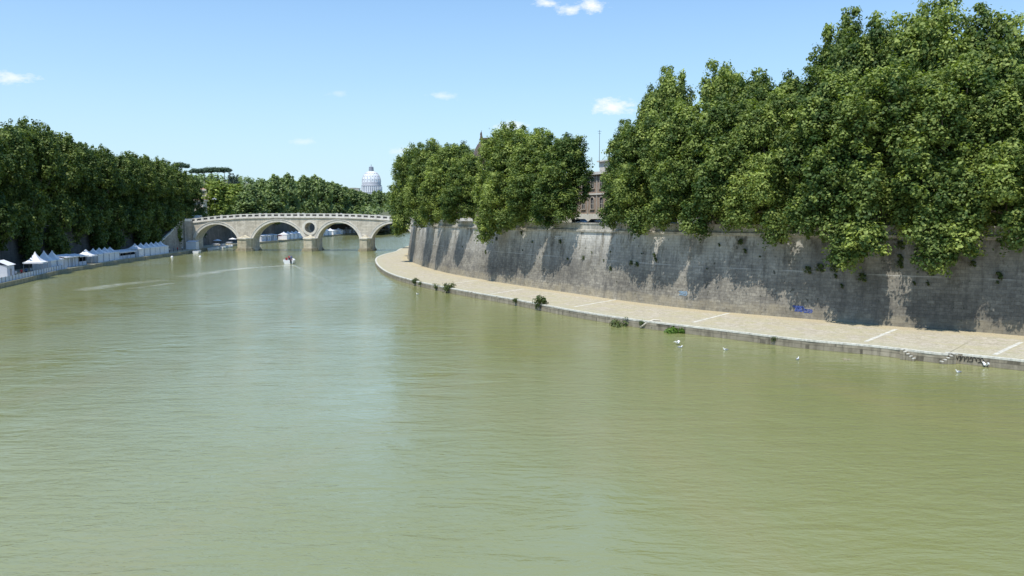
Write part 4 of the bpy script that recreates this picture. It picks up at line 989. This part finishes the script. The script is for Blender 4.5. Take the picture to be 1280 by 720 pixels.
def reeds(px,py,w,n,seed,label):
    x,y,z=at(px,py,0); rr=np.random.default_rng(seed); cl=[(rr.uniform(-w,w),rr.uniform(-.35,.5),rr.uniform(.05,.4),.35) for _ in range(14)]
    root=thing('water_weeds',label,'plant',(x,y,0)); leaf_object('leaves',cl,n//14,.3,M['leaf_reed'],seed,parent=root,up=.2)
    b=MB()
    for c in cl: b.tube([(c[0],c[1],-.2),(c[0]+.05,c[1],c[2]+.3)],[.02,.01],4,False)
    b.build('stems',M['leaf_reed'],root)
reeds(845,416,1.9,1600,5,'bright green weeds in the water right of the driftwood')
reeds(826,411,1.2,700,6,'darker weeds under the arch of the driftwood')
reeds(1236,455.5,1.0,500,7,'green weeds at the foot of the quay near the right edge')
# ------------------------------------------------------------------ gulls and buoys
def gull(px,py,label,fly=False,rz=0):
    x,y,z=at(px,py,0); root=thing('seagull',label,'bird',(x,y,.0 if not fly else .15),rz,'white gulls on the river')
    b=MB(); prof=[(-.26,.02,.10),(-.16,.07,.09),(0,.11,.08),(.14,.09,.10),(.2,.05,.18),(.22,.045,.25),(.27,.04,.28),(.31,.015,.27)]
    b.tube([(p[0],0,p[2]) for p in prof],[p[1] for p in prof],10); b.build('body',M['feather'],root,smooth=True,weld=True)
    for s in (-1,1):
        b=MB()
        if fly: b.quad([(.1,s*.05,.12),(-.12,s*.05,.12),(-.10,s*.38,.32),(.08,s*.35,.32)]); b.quad([(.08,s*.35,.32),(-.10,s*.38,.32),(-.26,s*.75,.22)])
        else: b.tube([(.12,s*.08,.13),(0,s*.105,.13),(-.2,s*.05,.13),(-.34,s*.01,.14)],[.03,.06,.04,.01],6)
        b.build('wing',M['featherg'] if not fly else M['feather'],root)
    b=MB(); b.tube([(.30,0,.27),(.37,0,.25)],[.014,.004],5); b.build('beak',M['beak'],root)
for px,py,lb,fl in ((850,435,'white gull floating below the green weeds'    ,False),(847,431,'gull with raised wings just above the floating one',True),(907,438,'lone white gull on the water right of the weeds',False),(997,450,'small white gull on the open water left of the steps',False),(1198,466,'white gull on the water below the black graffiti',False),(1232,459,'white gull taking off by the green quay weeds',True),(522,368,'tiny white gull on the water near the quay tip',False)):
    gull(px,py,lb,fl,random.uniform(0,6))
x,y,z=at(1058,450,0); b=MB(); 
for k in range(7): b.tube([(random.uniform(-.5,.5),random.uniform(-.5,.5),.01),(random.uniform(-.6,.6),random.uniform(-.6,.6),.05)],.05,5)
o=b.build('floating_debris',M['footing']); o.location=(x,y,0); tag(o,'dark clump of floating twigs on the water at right','debris')
def buoy(px,py,label):
    x,y,z=at(px,py,0); root=thing('buoy',label,'buoy',(x,y,0),0,'white mooring buoys'); b=MB(); b.lathe([(.05,-.3),(.38,-.15),(.45,.15),(.35,.45),(.1,.6)],n=12); b.build('float',M['white'],root,smooth=True); b=MB(); b.tube([(0,0,.55),(0,0,.8)],.04,6); b.build('ring_post',M['metal'],root)
buoy(215,322,'white buoy floating off the stairs on the left bank'); buoy(250,321.5,'white buoy floating in front of the first arch')
# ------------------------------------------------------------------ boats
def hull(L,W,H,n=10):
    b=MB(); st_=[]
    for i in range(n+1):
        t=i/n; x=-L/2+L*t; w=W/2*(1-max(0,(t-.45)/.55)**2.2)*(.9+.1*min(1,t*4)); sh=H*(1+.35*max(0,t-.5)**1.3*2)
        st_.append([(x,-w,sh),(x,-w*.88,.15),(x,-w*.35,-.3),(x,w*.35,-.3),(x,w*.88,.15),(x,w,sh)])
    for i in range(n):
        for k in range(5): b.quad([st_[i][k],st_[i+1][k],st_[i+1][k+1],st_[i][k+1]])
        # deck a little below the gunwale
        a,c=st_[i],st_[i+1]; b.quad([(a[0][0],a[0][1],a[0][2]-.25),(c[0][0],c[0][1],c[0][2]-.25),(c[5][0],c[5][1],c[5][2]-.25),(a[5][0],a[5][1],a[5][2]-.25)])
    b.quad(st_[0][::-1]); return b
bx,by,_=at(362,329,0); hd=math.radians(100)
boat=thing('motor_boat','white motor boat with people in red life jackets heading for the bridge','boat',(bx,by,0),hd)
hull(6.8,3.3,1.15).build('hull',M['white'],boat,weld=True)
b=MB()
for s in (-1,1): b.tube([(-3.1,s*1.45,.85),(0,s*1.5,.9),(1.6,s*1.15,1.05),(2.9,s*.35,1.3)],[.22,.24,.22,.12],8)
b.build('side_tube',M['white'],boat,smooth=True,weld=True)
b=MB(); b.box((.6,0,1.15),(.9,1.0,.9)); b.build('console',M['metal'],boat,bevel=.05); b=MB(); b.quad([(1.0,-.5,1.6),(1.0,.5,1.6),(.85,.5,2.1),(.85,-.5,2.1)]); b.build('windscreen',M['glassdark'],boat)
b=MB(); b.tube([(-2.6,-.1,.9),(-2.6,-.1,1.0)],.1,6); b.tube([(-2.6,-1.1,1.0),(-2.6,-1.1,2.5),(-2.6,1.1,2.5),(-2.6,1.1,1.0)],.05,6); b.build('roll_bar',M['iron'],boat)
en=MB(); en.box((-3.45,-.7,.75),(.5,.5,.9),0,.8); en.box((-3.45,-.7,.1),(.25,.2,.9)); en.build('outboard_engine',M['rubber'],boat,bevel=.04)
b=MB()
for k,yy in enumerate((-.75,.75)): b.box((-1.4,yy,.95),(2.2,.5,.4))
b.build('bench',M['red'],boat,bevel=.03)
def boatp(lx,ly,label,sh,pose,dz=.75,rz=0):
    c,s=math.cos(hd),math.sin(hd); person((bx+lx*c-ly*s,by+lx*s+ly*c,dz),hd+rz,label,sh,pose,'people aboard the motor boat')
boatp(-2.2,.75,'seated person in red jacket at the left rear of the boat','red','sit',.72,PI/2); boatp(-1.4,.75,'seated person in orange jacket on the left bench of the boat','orange','sit',.72,PI/2); boatp(-.6,.75,'seated person in red jacket at the left front of the boat','red','sit',.72,PI/2)
boatp(-1.9,-.75,'standing person in dark blue at the right rear of the boat','shirtblue','stand',.76,PI/2); boatp(-.0,0,'standing person in white steering the boat','shirt','stand',.76,PI/2); boatp(-.9,.0,'standing person in red jacket in the middle of the boat','red','stand',.76,PI/2)
# moored boats under the first arch and moored launch before it
def moored(px,off,L,label,far,cabin='canopy'):
    ln=offset(LQ,off); ln=ln[ln[:,1]>343] if far else ln[ln[:,1]<343]; f=find_px(ln,px,0)
    root=thing('moored_boat',label,'boat',(f[0],f[1],0),f[2],'boats moored along the left bank'); hull(L,2.6,.9).build('hull',M['white'],root,weld=True)
    b=MB()
    if cabin=='canopy':
        for sx in (-1,1):
            for sy in (-1,1): b.tube([(sx*L*.2,sy*.95,.6),(sx*L*.2,sy*.95,2.3)],.04,5)
        b.build('canopy_frame',M['metal'],root); b=MB(); b.box((0,0,2.36),(L*.5,2.3,.12)); b.build('canopy',M['canvas'],root,bevel=.03)
    elif cabin=='cabin': b.box((0,0,1.35),(L*.35,1.9,1.2),0,.85); b.build('cabin',M['white'],root,bevel=.08); b=MB(); b.box((0,0,1.5),(L*.33,1.93,.4),0,.95); b.build('cabin_windows',M['glassdark'],root)
    else: b.box((-.4,0,.85),(.4,1.9,.12)); b.box((1.2,0,.85),(.4,1.7,.12)); b.build('bench',M['wood'],root)
moored(247,-2.6,7,'low open white launch moored before the left end of the bridge',False,'open')
for px,cb,lb in ((262,'open','open white boat moored under the left side of the first arch'),(270,'canopy','white canopied boat moored behind the first arch, left one'),(279,'cabin','white cabin boat moored behind the first arch'),(287,'canopy','white canopied boat moored behind the first arch, right one')):
    moored(px,-2.2,8,lb,True,cb)
# white box tent at the left foot of the bridge
f=lq(240,3.0); bxt=thing('box_tent','white box-shaped tent at the left foot of the bridge','tent',(f[0]+1.2,f[1]-3,Z_Q),0)
b=MB(); b.box((0,0,1.5),(4.6,3.2,3.0)); b.build('canvas_walls',M['canvas'],bxt); b=MB(); b.quad([(-2.5,-1.8,3.02),(2.5,-1.8,3.02),(2.5,1.8,3.5),(-2.5,1.8,3.5)]); b.build('roof',M['canvas_blue'],bxt)
# tents beyond the bridge, seen through the arches
names=[(326,6,'box'),(333,6,'box'),(341,6,'box'),(355,5,'pag'),(360,5,'pag'),(365,5,'pag'),(370,5,'pag'),(375.5,5,'pag'),(403,6,'pag'),(408,6,'pag'),(413,6,'pag'),(418,6,'box'),(423,6,'pag'),(428,6,'box'),(433,6,'pag'),(438,6,'pag'),(443,6,'box'),(484,10,'box'),(490,10,'box'),(496,10,'box')]
for i,(px,w,kd) in enumerate(names):
    f=lq(px,3.6,Z_Q,True); arch='second' if px<380 else 'third' if px<450 else 'fourth'
    j=sum(1 for q_ in names[:i] if (q_[0]<380)==(px<380) and (q_[0]<450)==(px<450))
    lb='white %s seen through the %s arch, %s from the left'%('peaked tent' if kd=='pag' else 'flat stall',arch,ORD[j])
    if kd=='pag': pagoda('pagoda_tent',lb,f[0],f[1],f[2],w,3.0,1.6,3,M['canvas'],'white tents beyond the bridge')
    else: stall(lb,f[0],f[1],f[2],w,3.6,3.2 if w<8 else 4.2,M['canvas'],False,'flat stalls beyond the bridge')
f=lq(349,1.2,Z_Q,True); ks=thing('red_parasol','red parasol stand between the tents seen through the second arch','parasol',(f[0],f[1],Z_Q),0); b=MB(); b.tube([(0,0,0),(0,0,2.8)],.05,6); b.build('pole',M['iron'],ks); b=MB(); b.lathe([(2.0,2.3),(1.2,2.6),(.05,2.95)],n=8); b.build('canopy',M['red'],ks)
# white parasols by arch one
for px,lb in ((272,'white parasol beyond the bridge seen through the first arch, left one'),(291,'white parasol beyond the bridge seen through the first arch, right one')):
    f=lq(px,1.8,Z_Q,True); ks=thing('parasol',lb,'parasol',(f[0],f[1],Z_Q),0); b=MB(); b.tube([(0,0,0),(0,0,2.8)],.05,6); b.build('pole',M['iron'],ks); b=MB(); b.lathe([(2.0,2.3),(1.2,2.6),(.05,2.95)],n=8); b.build('canopy',M['canvas'],ks)

# ------------------------------------------------------------------ weeds rooted in the right wall
wp=[]
for sd in (51,52):
    r=np.random.default_rng(sd); cl=[(r.uniform(-.35,.35),-r.uniform(0,.3),r.uniform(-.6,.2),r.uniform(.18,.35)) for _ in range(6)]
    wp.append(leaf_object('wall_weed',cl,26,.2,M['leaf_weed'],sd))
r=random.Random(12); first=[True,True]
for i in range(52):
    px=r.choice([r.uniform(800,1270),r.uniform(900,1270),r.uniform(560,800)]); 
    zz=Z_Q+ (Z_CORN-Z_Q)*r.uniform(.25,.98)**.7; f=find_px(RW,px,zz); t=np.array([math.cos(f[2]),math.sin(f[2])]); n=np.array([t[1],-t[0]])
    if n@(-np.array(f[:2]))<0: n=-n
    p=np.array(f[:2])-n*(1.5*(zz-Z_Q)/(Z_CORN-Z_Q)-.03); k=i%2
    o=wp[k] if first[k] else wp[k].copy()
    if not first[k]: C.objects.link(o)
    first[k]=False; o.location=(p[0],p[1],zz); s=r.uniform(.25,.75)*(1.4 if px>1000 else 1); o.scale=(s,s,s); o.rotation_euler=(0,0,f[2]+PI); tag(o,'small dark weed rooted in the stones of the right wall','weed','weeds growing from the right wall')

# ------------------------------------------------------------------ wake
def wake(pts,w0,w1,a0,a1,name='boat_wake'):
    p=np.array([at(a,b,0)[:2] for a,b in pts]); p=resample(p,2.); A=normals(p); b=MB(); n=len(p)
    for i in range(n-1):
        t0,t1=i/(n-1),(i+1)/(n-1); wa=w0+(w1-w0)*t0; wb_=w0+(w1-w0)*t1; ia=a0+(a1-a0)*t0; ib=a0+(a1-a0)*t1
        b.quad([(*(p[i]-A[i]*wa),.012),(*(p[i+1]-A[i+1]*wb_),.012),(*(p[i+1]+A[i+1]*wb_),.012),(*(p[i]+A[i]*wa),.012)],[(ia,0),(ib,0),(ib,1),(ia,1)])
    tag(b.build(name,M['foam']),kind='structure')
wake([(368,331.5),(340,333),(300,336),(262,341),(232,346)],1.2,3.6,1.3,.35)
wake([(368,332),(385,340),(410,352)],.5,1.,.6,.1)
wake([(205,350),(170,353.5),(140,357),(100,363)],2.2,3.2,.55,.5)
wake([(215,354),(185,358),(160,361)],1.2,1.2,.6,.3)

# ------------------------------------------------------------------ world, sun, camera
SUN_EL=math.radians(64.5); sx,sy=-.52,-.85; L_=math.hypot(sx,sy); sx/=L_; sy/=L_
sd=Vector((sx*math.cos(SUN_EL),sy*math.cos(SUN_EL),math.sin(SUN_EL)))
sun=bpy.data.lights.new('sun','SUN'); sun.energy=5.0; sun.angle=math.radians(.53); sun.color=(1,.955,.88)
so=bpy.data.objects.new('sun',sun); C.objects.link(so); so.rotation_euler=sd.to_track_quat('Z','Y').to_euler(); so.location=(0,0,60)
w=bpy.data.worlds.new('World'); bpy.context.scene.world=w; w.use_nodes=True; nt=w.node_tree; nt.nodes.clear(); g=N(nt)
out=g.new('ShaderNodeOutputWorld'); bg=g.new('ShaderNodeBackground'); sky=g.new('ShaderNodeTexSky',sky_type='NISHITA'); sky.sun_disc=False
sky.sun_elevation=SUN_EL; sky.sun_rotation=math.atan2(sx,sy); sky.altitude=20; sky.air_density=1.0; sky.dust_density=.6; sky.ozone_density=1.6
tcw=g.new('ShaderNodeTexCoord').outputs['Generated']
mask=None
for i,(px,py,wx,wy,st_) in enumerate(((742,7,.020,.008,1.0),(684,4,.016,.006,.9),(712,12,.016,.006,.9),(12,97,.026,.0075,.75),(766,133,.027,.011,1.0),(556,120,.018,.005,.5),(640,158,.022,.007,.8),(380,177,.018,.005,.35),(500,189,.016,.007,.4),(425,117,.014,.005,.25))):
    d=Vector(ray(px,py)).normalized(); vm=g.new('ShaderNodeVectorMath',operation='SUBTRACT'); g.lk(tcw,vm.inputs[0]); vm.inputs[1].default_value=d
    sc=g.new('ShaderNodeVectorMath',operation='MULTIPLY'); g.lk(vm.outputs[0],sc.inputs[0]); sc.inputs[1].default_value=(1/wx,1/wx,1/wy)
    ln=g.new('ShaderNodeVectorMath',operation='LENGTH'); g.lk(sc.outputs[0],ln.inputs[0])
    nz=g.noise(g.mapping(tcw,(1,1,2.2),(i*1.7,0,0)),60,5,.65)
    e=g.math('SUBTRACT',ln.outputs['Value'],g.math('MULTIPLY_ADD',nz,2.6,-1.3)); m_=g.math('MULTIPLY',g.ramp(e,[(.0,1),(.45,.6),(1.15,0)]),st_)
    mask=m_ if mask is None else g.math('MAXIMUM',mask,m_)
sz=g.new('ShaderNodeSeparateXYZ'); g.lk(tcw,sz.inputs[0])
haze=g.ramp(sz.outputs[2],[(0,.9),(.06,.75),(.16,.45),(.30,.18),(.6,.0)])
tint=g.mix(haze,g.mix(1,sky.outputs[0],(.72,1.12,1.42),'MULTIPLY'),(4.9,6.2,6.9))
col=g.mix(mask,tint,(7.2,7.5,7.8))
g.lk(col,bg.inputs[0]); bg.inputs[1].default_value=.142; g.lk(bg.outputs[0],out.inputs[0])
cam=bpy.data.cameras.new('camera'); co=bpy.data.objects.new('camera',cam); C.objects.link(co); co.location=(0,0,CAMH); co.rotation_euler=(PI/2-P,0,0)
cam.sensor_width=36; cam.lens=36*F/1280; cam.clip_start=.5; cam.clip_end=20000
sc=bpy.context.scene; sc.camera=co; sc.view_settings.view_transform='Standard'; sc.view_settings.look='None'; sc.view_settings.exposure=0
sc.cycles.use_denoising=True; sc.cycles.max_bounces=8; sc.cycles.transparent_max_bounces=8; sc.render.resolution_x=1024; sc.render.resolution_y=576
